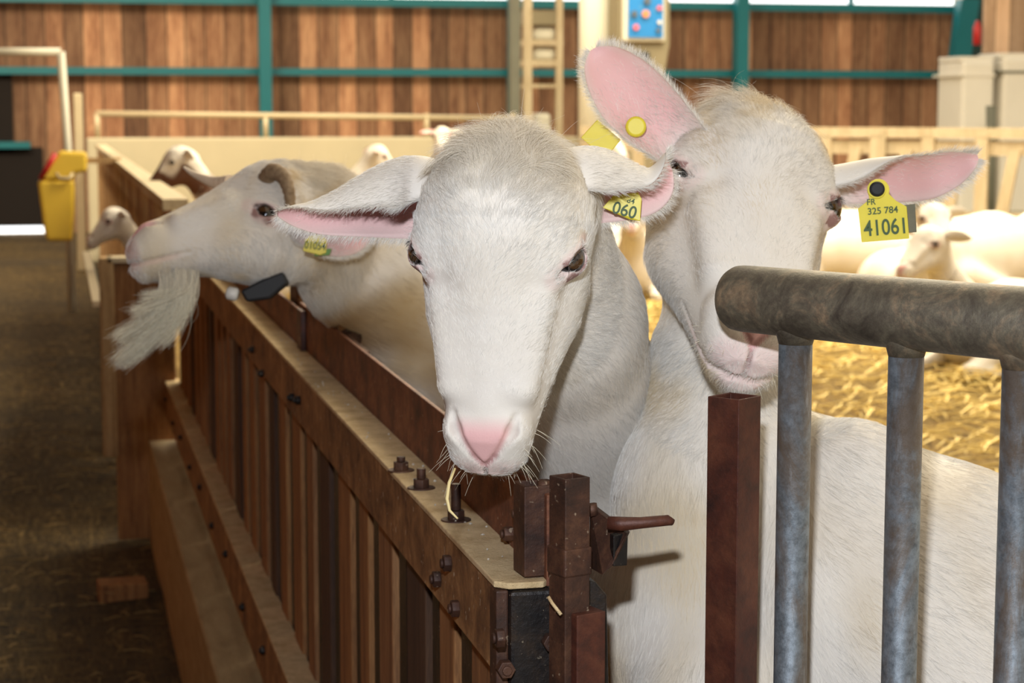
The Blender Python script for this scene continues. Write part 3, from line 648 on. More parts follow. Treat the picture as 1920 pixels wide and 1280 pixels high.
def eyemat():
    t = NT('goat_eye'); sx = t.n('SeparateXYZ'); t.lk(t.map(), sx.inputs[0]); a = t.attr('iris')
    c = t.ramp(a.outputs['Fac'], [(0, (.003, .003, .004)), (.3, (.004, .004, .005)), (.42, (.045, .020, .008)), (.7, (.075, .036, .014)), (.85, (.006, .004, .004))])
    return t.set(Base_Color=c, Roughness=.06, Coat_Weight=.6)
M['eye'] = eyemat(); M['lash'] = plain('lash', (.10, .085, .08), .6); M['lash_dark'] = plain('dark_lid', (.02, .015, .015), .5)

def np_mesh(name, V, F, mat, parent=None, smooth=True, attrs={}):
    me = bpy.data.meshes.new(name); F = np.asarray(F)
    me.vertices.add(len(V)); me.vertices.foreach_set('co', np.asarray(V, np.float32).ravel())
    n = F.shape[1]; me.loops.add(F.size); me.loops.foreach_set('vertex_index', F.ravel().astype(np.int32))
    me.polygons.add(len(F)); me.polygons.foreach_set('loop_start', np.arange(0, F.size, n, dtype=np.int32)); me.polygons.foreach_set('loop_total', np.full(len(F), n, np.int32))
    me.polygons.foreach_set('use_smooth', np.full(len(F), smooth)); me.update(calc_edges=True); me.materials.append(mat)
    for k, a in attrs.items(): me.attributes.new(k, 'FLOAT', 'POINT').data.foreach_set('value', np.asarray(a, np.float32))
    return link(bpy.data.objects.new(name, me), parent)
def hair_obj(name, P, mat, parent, radius, stain=None):
    """P: (N, K, 3) strand points in world space"""
    N, K = P.shape[:2]; c = bpy.data.hair_curves.new(name); c.add_curves([K] * N)
    c.attributes['position'].data.foreach_set('vector', P.astype(np.float32).ravel())
    r = c.attributes.get('radius') or c.attributes.new('radius', 'FLOAT', 'POINT')
    prof = np.linspace(1, .35, K)[None, :] * (np.ones((N, 1)) * radius if np.isscalar(radius) else radius[:, None])
    r.data.foreach_set('value', prof.astype(np.float32).ravel())
    if stain is not None: c.attributes.new('stain', 'FLOAT', 'CURVE').data.foreach_set('value', stain.astype(np.float32))
    c.materials.append(mat); return link(bpy.data.objects.new(name, c), parent)
def sample(V, F, vn, n, rng, wgt=None):
    A = np.linalg.norm(np.cross(V[F[:, 2]] - V[F[:, 0]], V[F[:, 3]] - V[F[:, 1]]), axis=1)
    if wgt is not None: A = A * wgt[F].mean(1)
    i = rng.choice(len(F), n, p=A / A.sum()); u, v = rng.random((2, n, 1)); q = F[i]
    def L(X): return (X[q[:, 0]] * (1 - u) + X[q[:, 1]] * u) * (1 - v) + (X[q[:, 3]] * (1 - u) + X[q[:, 2]] * u) * v
    return L, i
def grow(P, N, D, L, lift, rng, K=4, jit=.25, curl=0.0):
    """strands from P, flowing along D (projected on the skin), rising by lift"""
    D = D - (D * N).sum(1)[:, None] * N; D /= np.linalg.norm(D, axis=1)[:, None] + 1e-9
    B = np.cross(N, D); j = rng.normal(0, jit, len(P))[:, None]; D = D * np.cos(j) + B * np.sin(j)
    li = (lift * rng.uniform(.5, 1.5, len(P)))[:, None]; L = (L * rng.uniform(.6, 1.3, len(P)))[:, None]
    out = []; c = rng.normal(0, 1, len(P))[:, None] * curl
    for k in range(K):
        s = k / (K - 1); out.append(P - N * .0006 + (D * s + B * c * s * s) * L + N * L * li * (s - .75 * s * s))
    return np.stack(out, 1)
def basis(yaw, pitch, roll):
    """head axes in the world: x to the viewer's right, y out of the face, z to the poll; seen face-on at 0,0,0"""
    cy, sy, cp, sp, cr, sr = math.cos(yaw), math.sin(yaw), math.cos(pitch), math.sin(pitch), math.cos(roll), math.sin(roll)
    X = np.array([RT, -FW, UP])                                     # rows: base axes
    Ry = np.array([[cr, 0, -sr], [0, 1, 0], [sr, 0, cr]])           # roll (clockwise seen from the camera)
    Rz = np.array([[cy, -sy, 0], [sy, cy, 0], [0, 0, 1]])           # yaw: face turns to the viewer's right
    Rx = np.array([[1, 0, 0], [0, cp, sp], [0, -sp, cp]])           # pitch: nose swings towards the viewer
    return (Rx @ Rz @ Ry) @ X
def sstep(a, b, x): t = np.clip((x - a) / (b - a), 0, 1); return t * t * (3 - 2 * t)
class Goat:
    def __init__(g, name, label, group, O, H, S, body, flow, ears, hh=.0019, hb=.006, ear_th=.0028, bounds=None, stain=.25, mat=None, legpts=None):
        g.O, g.H, g.S, g.body, g.flow = np.array(O, float), H, S, body, flow
        loc = lambda P: (P - g.O) @ H.T / S; g.loc = loc; g.w = lambda L: g.O + (np.asarray(L, float) @ H) * S
        hc = np.array([0, -.05, -.03])
        rad = lambda P: np.linalg.norm((loc(P) - hc) * np.array([1, 1, .82]), axis=1)
        def f(P, detail=True):
            b = body(P); L = loc(P); r = np.linalg.norm(L - hc, axis=1); d = r * S - .24 * S
            m = r < .30
            if m.any():
                hd = d.copy(); hd[m] = head_sdf(L[m], detail=detail) * S; d = np.where(m, hd, d)
            return smin(d, b, .035)
        g.f = f
        R = .168
        lo, hi = g.O - .3 * S, g.O + .3 * S
        V1, F1, N1 = mesh_sdf(lambda P: np.maximum(f(P), (rad(P) - R - .012) * S), lo, hi, hh * S, lambda V: rad(V) < R + .006)
        blo, bhi = bounds
        V2, F2, N2 = mesh_sdf(lambda P: f(P, False), blo, bhi, hb, lambda V: rad(V) > R - .004)
        for (V, F, N) in ((V1, F1, N1), (V2, F2, N2)):
            q = V[:: max(1, len(V) // 200)]; n_ = N[:: max(1, len(V) // 200)]
            if np.mean(f(q + n_ * .003) - f(q - n_ * .003)) < 0: N *= -1; F[:] = F[:, ::-1]
        L1 = loc(V1); pk = g.pinkness(L1)
        Vs, Fs, Pk, nv = [V1, V2], [F1, F2 + len(V1)], [pk, np.zeros(len(V2))], len(V1) + len(V2)
        g.ears = []
        for st in ears:
            V, F, D, I, s, T, info = ear_shell(st, ear_th)
            Vs.append(V); Fs.append(F + nv); nv += len(V); Pk.append(I * .95 * sstep(0.05, .3, s) * (.6 + .4 * (1 - sstep(.5, 1, np.abs(np.tile(np.tile(np.linspace(-1, 1, info['nt']), info['ns']), 2)))))); g.ears.append((V, F, D, I, s, T, info))
        V = np.concatenate(Vs); F = np.concatenate(Fs)
        st = stain * sstep(-.1, .9, snoise(V, 9, 3) + .8 * snoise(V, 30, 4))
        g.o = np_mesh(name, V, F, mat or M['skin'], None, True, dict(pink=np.concatenate(Pk), stain=st * .6, deep=np.concatenate([g.deep(L1)] + [np.zeros(nv - len(L1))])))
        tag(g.o, label, 'goat', group)
        g.V1, g.F1, g.N1, g.V2, g.F2, g.N2 = V1, F1, N1, V2, F2, N2; g.stain = stain
        for s in (1, -1): g.eye(s)
    def pinkness(g, L):
        ax = np.abs(L[:, 0]); z = L[:, 2]; y = L[:, 1]
        tri = sstep(-.001, .005, (.0255 * np.clip((z + .194) / .040, 0, 1.0) ** .62) - ax + .002) * sstep(-.145, -.166, z + .004 * snoise(L, 60, 2)) * sstep(-.062, -.048, y)
        lips = .40 * sstep(-.182, -.196, z) * sstep(-.085, -.07, y)
        e, h, v = eye_axes(1); Q = L.copy(); Q[:, 0] = ax; r = Q - EYE
        lid = .40 * sstep(.022, .0165, np.linalg.norm(r - (r @ h)[:, None] * h * .35, axis=1))
        tear = .22 * sstep(.010, .003, np.linalg.norm(Q - (EYE - h * .026 + e * .004), axis=1) - .006)
        mouth = .25 * sstep(.007, .002, np.abs(y + .0655)) * sstep(-.12, -.15, z)
        return np.clip(np.maximum.reduce([tri, lips, lid, tear, mouth]), 0, 1)
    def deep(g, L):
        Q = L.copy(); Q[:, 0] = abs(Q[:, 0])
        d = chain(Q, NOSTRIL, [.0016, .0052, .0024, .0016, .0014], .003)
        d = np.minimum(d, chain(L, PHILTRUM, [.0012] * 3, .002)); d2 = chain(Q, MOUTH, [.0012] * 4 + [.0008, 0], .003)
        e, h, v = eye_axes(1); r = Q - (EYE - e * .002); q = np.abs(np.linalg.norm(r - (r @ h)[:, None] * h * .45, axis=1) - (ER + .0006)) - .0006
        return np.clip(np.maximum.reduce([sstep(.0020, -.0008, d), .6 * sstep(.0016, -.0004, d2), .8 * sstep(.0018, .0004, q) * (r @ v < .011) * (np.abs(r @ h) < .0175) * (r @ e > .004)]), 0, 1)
    def eye(g, s):
        e, h, v = eye_axes(s); C = EYE * [s, 1, 1] + e * -.002
        n, m = 28, 22; th = np.linspace(0, math.pi * .62, m); ph = np.linspace(0, 2 * math.pi, n, endpoint=False); look = e + np.array([0, .55, .0]); look /= np.linalg.norm(look)
        hx = h - look * (h @ look); hx /= np.linalg.norm(hx); vx = np.cross(look, hx); V = []; I = []
        for t in th:
            for p in ph:
                r = ER * (1 + .06 * math.exp(-(t / .55) ** 2)); V.append(C + r * (look * math.cos(t) + (hx * math.cos(p) + vx * math.sin(p)) * math.sin(t)))
                a, b = math.sin(t) * math.cos(p), math.sin(t) * math.sin(p)
                I.append(.95 if (abs(a) < .34 and abs(b) < .13) else (.6 if t < .62 else (.25 if t < .75 else 0)))
        F = [(i * n + j, i * n + (j + 1) % n, (i + 1) * n + (j + 1) % n, (i + 1) * n + j) for i in range(m - 1) for j in range(n)]
        np_mesh('eye', g.w(np.array(V)), F, M['eye'], g.o, True, dict(iris=I))
        # lashes
        r = np.random.default_rng(5); P = []
        for k in range(46):
            u = r.uniform(-.9, .9); b = C + h * .0145 * u + v * (.0058 * (1 - u * u) + .0006) + e * (ER * (1 - .30 * u * u) - .000)
            dr = e * .5 + v * r.uniform(-.1, .45) + h * (u * .5 + r.normal(0, .15)) - np.array([0, 0, .25]); l = r.uniform(.006, .010)
            P.append([b + dr * l * q - np.array([0, 0, 1]) * l * .35 * q * q for q in (0, .33, .66, 1)])
        hair_obj('eyelashes', g.w(np.array(P)), M['lash'], g.o, .00013)
    def coat(g, nh, nb, head_len=1.0, blen=.018, rad=.00011, bweight=None, poll=1.0, seed=1):
        rng = np.random.default_rng(seed); cam_ = CAMP
        # --- head
        vis = lambda V, N: sstep(-.45, -.05, ((cam_ - V) * N).sum(1) / np.linalg.norm(cam_ - V, axis=1))
        L1 = g.loc(g.V1); pk = g.pinkness(L1); e, h, v = eye_axes(1); Q = L1 * [1, 1, 1]; Q[:, 0] = abs(Q[:, 0])
        de = np.linalg.norm(Q - EYE, axis=1); w = (1 - sstep(.35, .7, pk)) * sstep(.0125, .0165, de) * (.15 + .85 * vis(g.V1, g.N1))
        Lp, _ = sample(g.V1, g.F1, g.N1, nh, rng, w); P, N = Lp(g.V1), Lp(g.N1); N /= np.linalg.norm(N, axis=1)[:, None]; l = g.loc(P)
        x, y, z = l.T; back = sstep(-.03, -.09, y)
        D = np.stack([x / .05 * .5 + .45 * snoise(l, 45, 9), -.15 - back * .8, .75 - back * .9 + 0 * z], 1)
        dist = np.linalg.norm(np.stack([x, y - .0, z - .075], 1), axis=1); top = sstep(.075, .02, dist)     # whorl on the poll
        D2 = np.stack([x * 14, y * 0 + .25, (z - .065) * 12 + .5 * (y > 0)], 1) + 1.3 * np.stack([snoise(l, 90, 21), snoise(l, 90, 22), snoise(l, 90, 23)], 1)
        D = D * (1 - top)[:, None] + D2 * top[:, None]
        ln = (.0045 + .003 * sstep(-.16, -.08, z) + .004 * sstep(-.06, .05, z) + .006 * back + .012 * poll * sstep(.045, .10, z) + .011 * top) * head_len * g.S
        ln *= .45 + .55 * sstep(.014, .03, np.linalg.norm(np.abs(l) * [1, 0, 0] + l * [0, 1, 1] - EYE, axis=1))
        lift = .22 + .35 * sstep(.06, .11, z) + .2 * top + .25 * sstep(-.17, -.195, z)
        S_ = grow(P, N, D @ g.H, ln, lift, rng, 4, .28, .12)
        stn_glow = g.stain * sstep(-.1, .9, snoise(P, 14, 3) + .8 * snoise(P, 60, 4)) + .34 * sstep(.02, .08, z)  # cream crown is warm light from above, painted over the soiling
        parts = [S_]; stains_glow = [stn_glow]
        i = rng.choice(np.nonzero(L1[:, 2] > .085)[0], 90); b_ = g.V1[i]; n_ = g.N1[i] + rng.normal(0, .45, (90, 3)); l_ = rng.uniform(.012, .034, (90, 1)) * g.S      # stray hairs on the poll
        parts.append(np.stack([b_ + (n_ * q + np.array([0, 0, -.35]) * q * q) * l_ for q in (0, .33, .66, 1)], 1)); stains_glow.append(np.full(90, .2))
        # --- neck and body
        if nb:
            wb = (.1 + .9 * vis(g.V2, g.N2)) * (bweight(g.V2) if bweight else 1)
            Lp, _ = sample(g.V2, g.F2, g.N2, nb, rng, wb); P, N = Lp(g.V2), Lp(g.N2); N /= np.linalg.norm(N, axis=1)[:, None]
            D = g.flow(P) + .25 * np.stack([snoise(P, 16, 31), snoise(P, 16, 32), snoise(P, 16, 33)], 1)
            S_ = grow(P, N, D, blen * (1 + .3 * snoise(P, 20, 8)), np.full(len(P), .16), rng, 4, .16, .08)
            parts.append(S_); stains_glow.append(g.stain * sstep(-.1, .9, snoise(P, 9, 3) + .8 * snoise(P, 30, 4)))
        # --- ears
        for (V, F, D, I, s, T, info) in g.ears:
            ns, nt = info['ns'], info['nt']; nfu = (ns - 1) * (nt - 1)
            N = D; Fq = F[nfu:2 * nfu]                                # outer face
            Lp, _ = sample(V, Fq, N, 5200, rng); P, n_, t_ = Lp(V), Lp(N), Lp(T); n_ /= np.linalg.norm(n_, axis=1)[:, None]
            parts.append(grow(P, n_, t_, np.full(len(P), .007), np.full(len(P), .25), rng, 4, .22, .1)); stains_glow.append(np.zeros(len(P)) + .05)
            Fq = F[:nfu]; ss = s[Fq].mean(1)                          # hair inside, denser near the base and the rims
            Lp, _ = sample(V, Fq, N, 1800, rng); P, n_, t_, s_ = Lp(V), Lp(N), Lp(T), Lp(s[:, None])[:, 0]
            kp = rng.random(len(P)) < (1 - .8 * sstep(.25, .7, s_)); P, n_, t_, s_ = P[kp], n_[kp], t_[kp], s_[kp]; n_ /= np.linalg.norm(n_, axis=1)[:, None]
            parts.append(grow(P, n_, t_, .012 - .005 * s_, np.full(len(P), .6), rng, 4, .4, .3)); stains_glow.append(np.zeros(len(P)))
            # fringe along both rims
            for e_ in (0, nt - 1):
                i = rng.integers(2, ns - 1, 1300); b = V[i * nt + e_] * .5 + V[ns * nt + i * nt + e_] * .5 + (V[(i + 0) * nt + e_] - V[(i - 1) * nt + e_]) * rng.random((1300, 1))
                ed = V[i * nt + e_] - V[i * nt + nt // 2]; ed /= np.linalg.norm(ed, axis=1)[:, None]; l_ = rng.uniform(.004, .011, (1300, 1)); tt = T[i * nt + e_]
                d_ = ed * .6 + tt * .7 + rng.normal(0, .2, (1300, 3)); parts.append(np.stack([b + d_ * l_ * k - UP * 0 * k for k in (0, .33, .66, 1)], 1)); stains_glow.append(np.zeros(1300))
        P = np.concatenate(parts); st = np.concatenate(stains_glow)
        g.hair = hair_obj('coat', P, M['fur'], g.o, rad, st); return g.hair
    def whiskers(g, n, seed=2, length=.03):
        r = np.random.default_rng(seed); P = []
        for k in range(n):
            s = r.choice([-1, 1]); a = np.array([s * r.uniform(.012, .034), r.uniform(-.075, -.04), r.uniform(-.20, -.155)])
            for _ in range(5):
                q = g.w(a)[None]; d_ = g.f(q)[0]; c = g.w(np.array([0, -.055, -.17])); u = (q[0] - c) / np.linalg.norm(q[0] - c); a = g.loc((q[0] - u * d_)[None])[0]
            b = g.w(a); u = b - g.w(np.array([0, -.05, -.15])); u /= np.linalg.norm(u); u = u + r.normal(0, .3, 3); l = length * r.uniform(.3, 1)
            P.append([b + u * l * q - np.array([0, 0, 1]) * l * .3 * q * q for q in (0, .33, .66, 1)])
        return hair_obj('whiskers', np.array(P), M['whisker'], g.o, .00022)
# ================================================================== THE THREE GOATS
def leg(P, top, mid, low, hoof, r0, r1, r2, k=.02): return chain(P, [top, mid, low, hoof], [r0, r1, r2, r2 * 1.25], k)
FLEX = dict()
# ---- middle goat -----------------------------------------------------
H1 = basis(-.17, .06, .055); O1 = at(924, 470, 1.765)
nk = [at(985, 400, 1.90), at(1045, 600, 2.02), at(1098, 860, 2.27), at(1160, 1080, 2.52)]
ch = at(1165, 1130, 2.55); w1 = at(1290, 880, 2.52); rp = at(1345, 830, 3.05)
def body1(P):
    d = chain(P, nk, [.070, .084, .108, .15], .03)
    d = smin(d, chain(P, [ch, at(1265, 1010, 2.85), at(1320, 950, 3.2), at(1335, 910, 3.35)], [.165, .195, .19, .15], .03), .05)
    for (a, b, c, h) in [((.62, 2.62), (.62, 2.58), (.62, 2.60), .33), ((.82, 2.62), (.82, 2.58), (.82, 2.60), .33)]:
        d = smin(d, leg(P, (*a, .85), (*b, .66), (*c, .50), (c[0], c[1], .30), .07, .038, .022), .03)
    for x in (.93, 1.14):
        d = smin(d, leg(P, (x, 3.25, .90), (x, 3.18, .72), (x, 3.32, .55), (x, 3.28, .30), .085, .05, .023), .03)
    return d
def flow1(P): return np.tile((nk[3] - nk[0]) / np.linalg.norm(nk[3] - nk[0]), (len(P), 1)) + np.array([.2, 0, 0])
def E(px, py, d): return at(px, py, d)
ears1 = [
    [(E(865, 322, 1.845), .064, -1.25, 1.7), (E(805, 303, 1.85), .084, -1.25, 1.9), (E(755, 304, 1.86), .088, -1.25, 2.0), (E(700, 326, 1.86), .076, -1.2, 2.0), (E(640, 360, 1.85), .052, -1.15, 1.9), (E(585, 385, 1.84), .032, -1.1, 1.7), (E(545, 393, 1.83), .017, -1.0, 1.3), (E(520, 398, 1.82), .004, -.9, .9)],
    [(E(1005, 318, 1.86), .064, 1.25, 1.7), (E(1060, 288, 1.865), .082, 1.25, 1.9), (E(1112, 287, 1.875), .082, 1.2, 1.95), (E(1158, 308, 1.88), .066, 1.1, 1.85), (E(1198, 328, 1.88), .048, 1.0, 1.6), (E(1226, 328, 1.885), .036, .6, 1.1), (E(1244, 322, 1.89), .022, .4, .9), (E(1256, 312, 1.895), .004, .3, .9)],
]
G1 = Goat('goat', 'white goat without horns in the middle, nose lowered over the rusty fence', None, O1, H1, 1.0, body1, flow1, ears1, bounds=((.2, 1.6, .28), (1.5, 3.75, 1.6)), stain=.25)
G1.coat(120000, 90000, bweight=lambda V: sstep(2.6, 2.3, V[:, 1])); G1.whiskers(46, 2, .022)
# ---- right goat ------------------------------------------------------
H2 = basis(.09, .86, .21); O2 = at(1421, 330, 2.01)
def body2(P):
    d = chain(P, [at(1398, 400, 2.12), at(1348, 700, 2.10), at(1325, 930, 2.08), at(1355, 1150, 2.10)], [.066, .070, .092, .14], .03)
    d = smin(d, chain(P, [at(1370, 1170, 2.14), at(1530, 1120, 2.14), at(1720, 1210, 2.06), at(1930, 1475, 1.99), at(2120, 1560, 1.97)], [.15, .185, .19, .18, .15], .03), .06)
    d = smin(d, cone(P, at(1460, 960, 2.14), at(1560, 1060, 2.14), .085, .10), .06)
    d = smin(d, chain(P, [at(1600, 900, 2.02), at(1560, 1120, 2.00), at(1500, 1330, 1.99)], [.06, .085, .075], .03), .05)
    d = smax(d, -chain(P, [at(1610, 980, 1.88), at(1570, 1090, 1.87), at(1540, 1200, 1.86)], [.006, .012, .006], .02), .04)
    for q in (at(1330, 1300, 1.98), at(1430, 1300, 2.24), at(2080, 1540, 1.90), at(2080, 1540, 2.1)):
        x, y = q[0], q[1]; d = smin(d, leg(P, (x, y, .9), (x + .02, y, .68), (x, y, .52), (x, y, .30), .075, .042, .023), .04)
    return d
def flow2(P):
    w = sstep(1480, 1560, 960 + FPX * ((P - CAMP) @ RT) / ((P - CAMP) @ FW))[:, None]
    return (1 - w) * (-UP + .12 * RT) + w * (RT * .8 - UP * .75)
ears2 = [
    [(E(1315, 318, 2.03), .036, .1, 1.6), (E(1262, 268, 2.03), .042, .1, 1.4), (E(1216, 222, 2.03), .044, .05, 1.15), (E(1176, 178, 2.02), .043, 0, 1.0), (E(1144, 138, 2.01), .035, 0, .9), (E(1122, 108, 2.0), .022, 0, .9), (E(1112, 92, 2.0), .005, 0, .9)],
    [(E(1520, 322, 2.06), .045, 1.3, 1.5), (E(1580, 312, 2.06), .050, 1.3, 1.5), (E(1635, 306, 2.06), .048, 1.15, 1.45), (E(1690, 312, 2.05), .040, .85, 1.2), (E(1745, 318, 2.03), .031, .6, 1.0), (E(1790, 310, 2.02), .022, .4, .9), (E(1820, 300, 2.01), .011, .3, .9), (E(1833, 293, 2.01), .003, .3, .9)],
]
G2 = Goat('goat', 'white goat on the right with one ear raised, muzzle behind the gate pipe', None, O2, H2, 1.17, body2, flow2, ears2, bounds=((.35, 1.5, .28), (1.65, 2.65, 1.55)), stain=.7)
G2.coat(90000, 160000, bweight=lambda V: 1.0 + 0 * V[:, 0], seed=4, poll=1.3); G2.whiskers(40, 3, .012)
# ---- left goat, in profile, bearded ----------------------------------
S3 = 1.06; H3 = basis(-1.18, 0, 0)
Rz = H3.copy(); nose = RT * -.90 - FW * .34 - UP * .24; nose /= np.linalg.norm(nose); zh = -nose
yh = UP - zh * (UP @ zh); yh /= np.linalg.norm(yh); xh = np.cross(zh, yh); xh *= np.sign(-(xh @ FW)) * -1
yaw3 = H3 = np.array([np.cross(yh, zh), yh, zh])
if (np.cross(H2[0], H2[1]) @ H2[2]) * (np.cross(H3[0], H3[1]) @ H3[2]) < 0: H3[0] *= -1
O3 = at(470, 362, 3.10); EYE = np.array([.0665, -.036, -.002])
def body3(P):
    P = P - RT * .045
    d = chain(P, [at(552, 415, 3.16), at(625, 500, 3.22), at(700, 570, 3.30), at(800, 610, 3.38)], [.086, .100, .115, .15], .03)
    d = smin(d, chain(P, [at(800, 630, 3.42), at(850, 640, 3.65), at(905, 620, 4.0), at(915, 610, 4.15)], [.16, .19, .19, .15], .03), .06)
    for (x, y, l) in ((.60, 3.47, 0), (.80, 3.40, 0), (.78, 4.1, 1), (.98, 4.02, 1)):
        d = smin(d, leg(P, (x, y, .92), (x, y - .04 * l, .70), (x, y + .06 * l, .52), (x, y, .30), .08, .045, .024), .04)
    return d
def flow3(P): return np.tile(RT * 1.0 - UP * .6 + FW * .4, (len(P), 1))
ears3 = [
    [(E(545, 415, 3.02), .020, .9, 1.5), (E(575, 430, 3.00), .028, .9, 1.4), (E(620, 440, 2.99), .034, .7, 1.1), (E(658, 440, 2.99), .031, .5, 1.0), (E(685, 434, 3.0), .018, .4, .9), (E(697, 428, 3.0), .003, .4, .9)],
    [(E(540, 385, 3.24), .022, .2, 1.5), (E(560, 390, 3.30), .030, .2, 1.4), (E(600, 400, 3.36), .032, .2, 1.2), (E(640, 405, 3.40), .014, .2, .9), (E(655, 405, 3.42), .003, .2, .9)],
]
G3 = Goat('goat', 'bearded white goat on the left in profile, with small horns and a dark collar', None, O3, H3, S3, body3, flow3, ears3, hh=.0024, hb=.008, bounds=((.0, 2.6, .28), (1.5, 4.7, 1.65)), stain=.8)
G3.coat(36000, 40000, bweight=lambda V: sstep(4.1, 3.7, V[:, 1]), seed=6, poll=.6, blen=.024, rad=.00018)

EYE = np.array([.0665, -.0170, -.002])
# ---- ear tags, horns, beard, collar ----------------------------------
M['tag'] = plain('yellow_tag', (.72, .60, .04), .45, 0, .10, 60, .05); M['tagtext'] = plain('tag_print', (.05, .09, .03), .6)
M['horn'] = wood('ridged_horn', (.20, .12, .06), (.42, .30, .18), (.10, .06, .03), grain=(60, 60, 60)); M['palehorn'] = plain('pale_horn', (.62, .50, .38), .5)
M['strap'] = plain('black_strap', (.008, .008, .010), .6); M['greytag'] = plain('grey_tag', (.13, .12, .07), .5, 0, .3, 90); M['bell'] = plain('white_capsule', (.72, .70, .66), .4)
def plate(goat, poly, mat, th=.0012, name='ear_tag', depth=None, bevel=.0004, lab=None):
    """poly: (px, py, d) corners of a thin plate"""
    P = [at(*q) for q in poly]; n = np.cross(P[1] - P[0], P[2] - P[0]); n /= np.linalg.norm(n)
    if n @ FW > 0: n = -n
    o = MB().prism(P, np.zeros(3), -n * th).build(name, mat, goat, bevel=bevel)
    if lab: o['label'] = lab
    return o, n
def writing(txt, px, py, d, size, n, right, parent, mat, name='tag_number', sx=1.0):
    c = bpy.data.curves.new(name, 'FONT'); c.body = txt; c.size = size; c.align_x = 'CENTER'; c.align_y = 'CENTER'; c.extrude = .00015; c.offset = size * .012
    o = bpy.data.objects.new(name, c); r = np.array(right, float); r = r - n * (r @ n); r /= np.linalg.norm(r); u = np.cross(n, r); p = at(px, py, d) + n * .0006
    o.matrix_world = Matrix(((r[0] * sx, u[0], n[0], p[0]), (r[1] * sx, u[1], n[1], p[1]), (r[2] * sx, u[2], n[2], p[2]), (0, 0, 0, 1)))
    c.materials.append(mat); COL.objects.link(o); bpy.context.view_layer.update()
    me = bpy.data.meshes.new_from_object(o.evaluated_get(bpy.context.evaluated_depsgraph_get())); me.transform(o.matrix_world); bpy.data.objects.remove(o)
    return link(bpy.data.objects.new(name, me), parent)
def arcpts(cx, cy, r, a0, a1, n, d): return [(cx + r * math.cos(a), cy + r * math.sin(a), d) for a in np.linspace(a0, a1, n)]
# right goat, right ear: numbered tag
d = 1.99
tg, n = plate(G2.o, [(1609, 391, d), (1630, 374, d)] + arcpts(1647, 356, 21, 2.6, 2 * math.pi + .35, 12, d) + [(1680, 376, d), (1700, 387, d), (1705, 447, d), (1616, 454, d)], M['tag'])
dir_ = at(1705, 447, d) - at(1616, 454, d)
writing('41061', 1661, 427, d, .0225, n, dir_, tg, M['tagtext'], sx=.80); writing('325 784', 1655, 395, d, .0095, n, dir_, tg, M['tagtext']); writing('FR', 1633, 379, d, .0085, n, dir_, tg, M['tagtext'])
c = at(1643, 355, d); MB().tube([c + n * .0005, c + n * .003], .0095, 24).build('tag_rim', M['tag'], tg, bevel=.0006); MB().tube([c + n * .001, c + n * .0062, c + n * .0075], [.0078, .0075, .005], 24).build('tag_button', M['strap'], tg)
plate(G2.o, [(1690, 385, d + .012), (1716, 382, d + .012), (1719, 435, d + .012), (1690, 437, d + .012)], M['greytag'], lab='dark grey rear half of the ear tag')
# right goat, raised ear: square tag behind, round stud inside
plate(G2.o, [(1120, 224, 2.03), (1164, 262, 2.03), (1135, 298, 2.035), (1089, 258, 2.035)], M['tag'], .003, bevel=.0008)
c = at(1192, 238, 2.012); MB().tube([c + FW * .004, c - FW * .004, c - FW * .0055], [.0105, .0105, .008], 24).build('ear_tag', M['tag'], G2.o)
# middle goat, right ear
d = 1.872
tg, n = plate(G1.o, [(1130, 389, d), (1150, 366, d), (1196, 360, d - .002), (1203, 372, d - .002), (1200, 414, d - .002), (1180, 411, d)], M['tag'])
dir_ = at(1196, 400, d) - at(1148, 386, d)
writing('060', 1171, 395, d - .0015, .0165, n, dir_, tg, M['tagtext'], sx=.95); writing('84', 1183, 377, d - .001, .0075, n, dir_, tg, M['tagtext'])
# left goat tag
d = 2.965
tg, n = plate(G3.o, [(568, 470, d), (572, 448, d), (585, 440, d), (604, 440, d), (613, 450, d), (611, 474, d), (600, 478, d)], M['tag'])
writing('01054', 591, 461, d, .0165, n, at(611, 463, d) - at(570, 459, d), tg, M['tagtext'], sx=.78)
plate(G3.o, [(588, 468, d + .01), (622, 466, d + .01), (618, 478, d + .01), (590, 480, d + .01)], plain('green_tag', (.10, .24, .03), .5), lab='green rear half of the ear tag')
# horns
def horn(g, pts, r, mat, lab=None):
    P = [at(*p) for p in pts]; Q = []; s = np.linspace(0, len(P) - 1, 40); X = np.array(P)
    for u in s:
        i = min(int(u), len(P) - 2); f_ = u - i; p = [X[max(i - 1, 0)], X[i], X[i + 1], X[min(i + 2, len(P) - 1)]]
        Q.append(.5 * (2 * p[1] + (p[2] - p[0]) * f_ + (2 * p[0] - 5 * p[1] + 4 * p[2] - p[3]) * f_ ** 2 + (3 * p[1] - p[0] - 3 * p[2] + p[3]) * f_ ** 3))
    R = [max(.0012, (r[0] + (r[1] - r[0]) * k / 39) * (1 + .06 * math.sin(k * 1.9))) for k in range(40)]
    o = MB().tube(Q, R, 18).build('horn', mat, g.o); 
    if lab: o['label'] = lab
    return o
horn(G3, [(500, 338, 3.06), (512, 322, 3.04), (530, 330, 3.03), (541, 355, 3.02), (544, 385, 3.02), (540, 402, 3.03)], (.0150, .006), M['horn'], 'brown ridged horn curling back')
horn(G3, [(432, 342, 3.17), (404, 342, 3.19), (384, 336, 3.20), (362, 326, 3.21), (344, 313, 3.21)], (.0125, .002), M['palehorn'], 'short pale pointed horn')
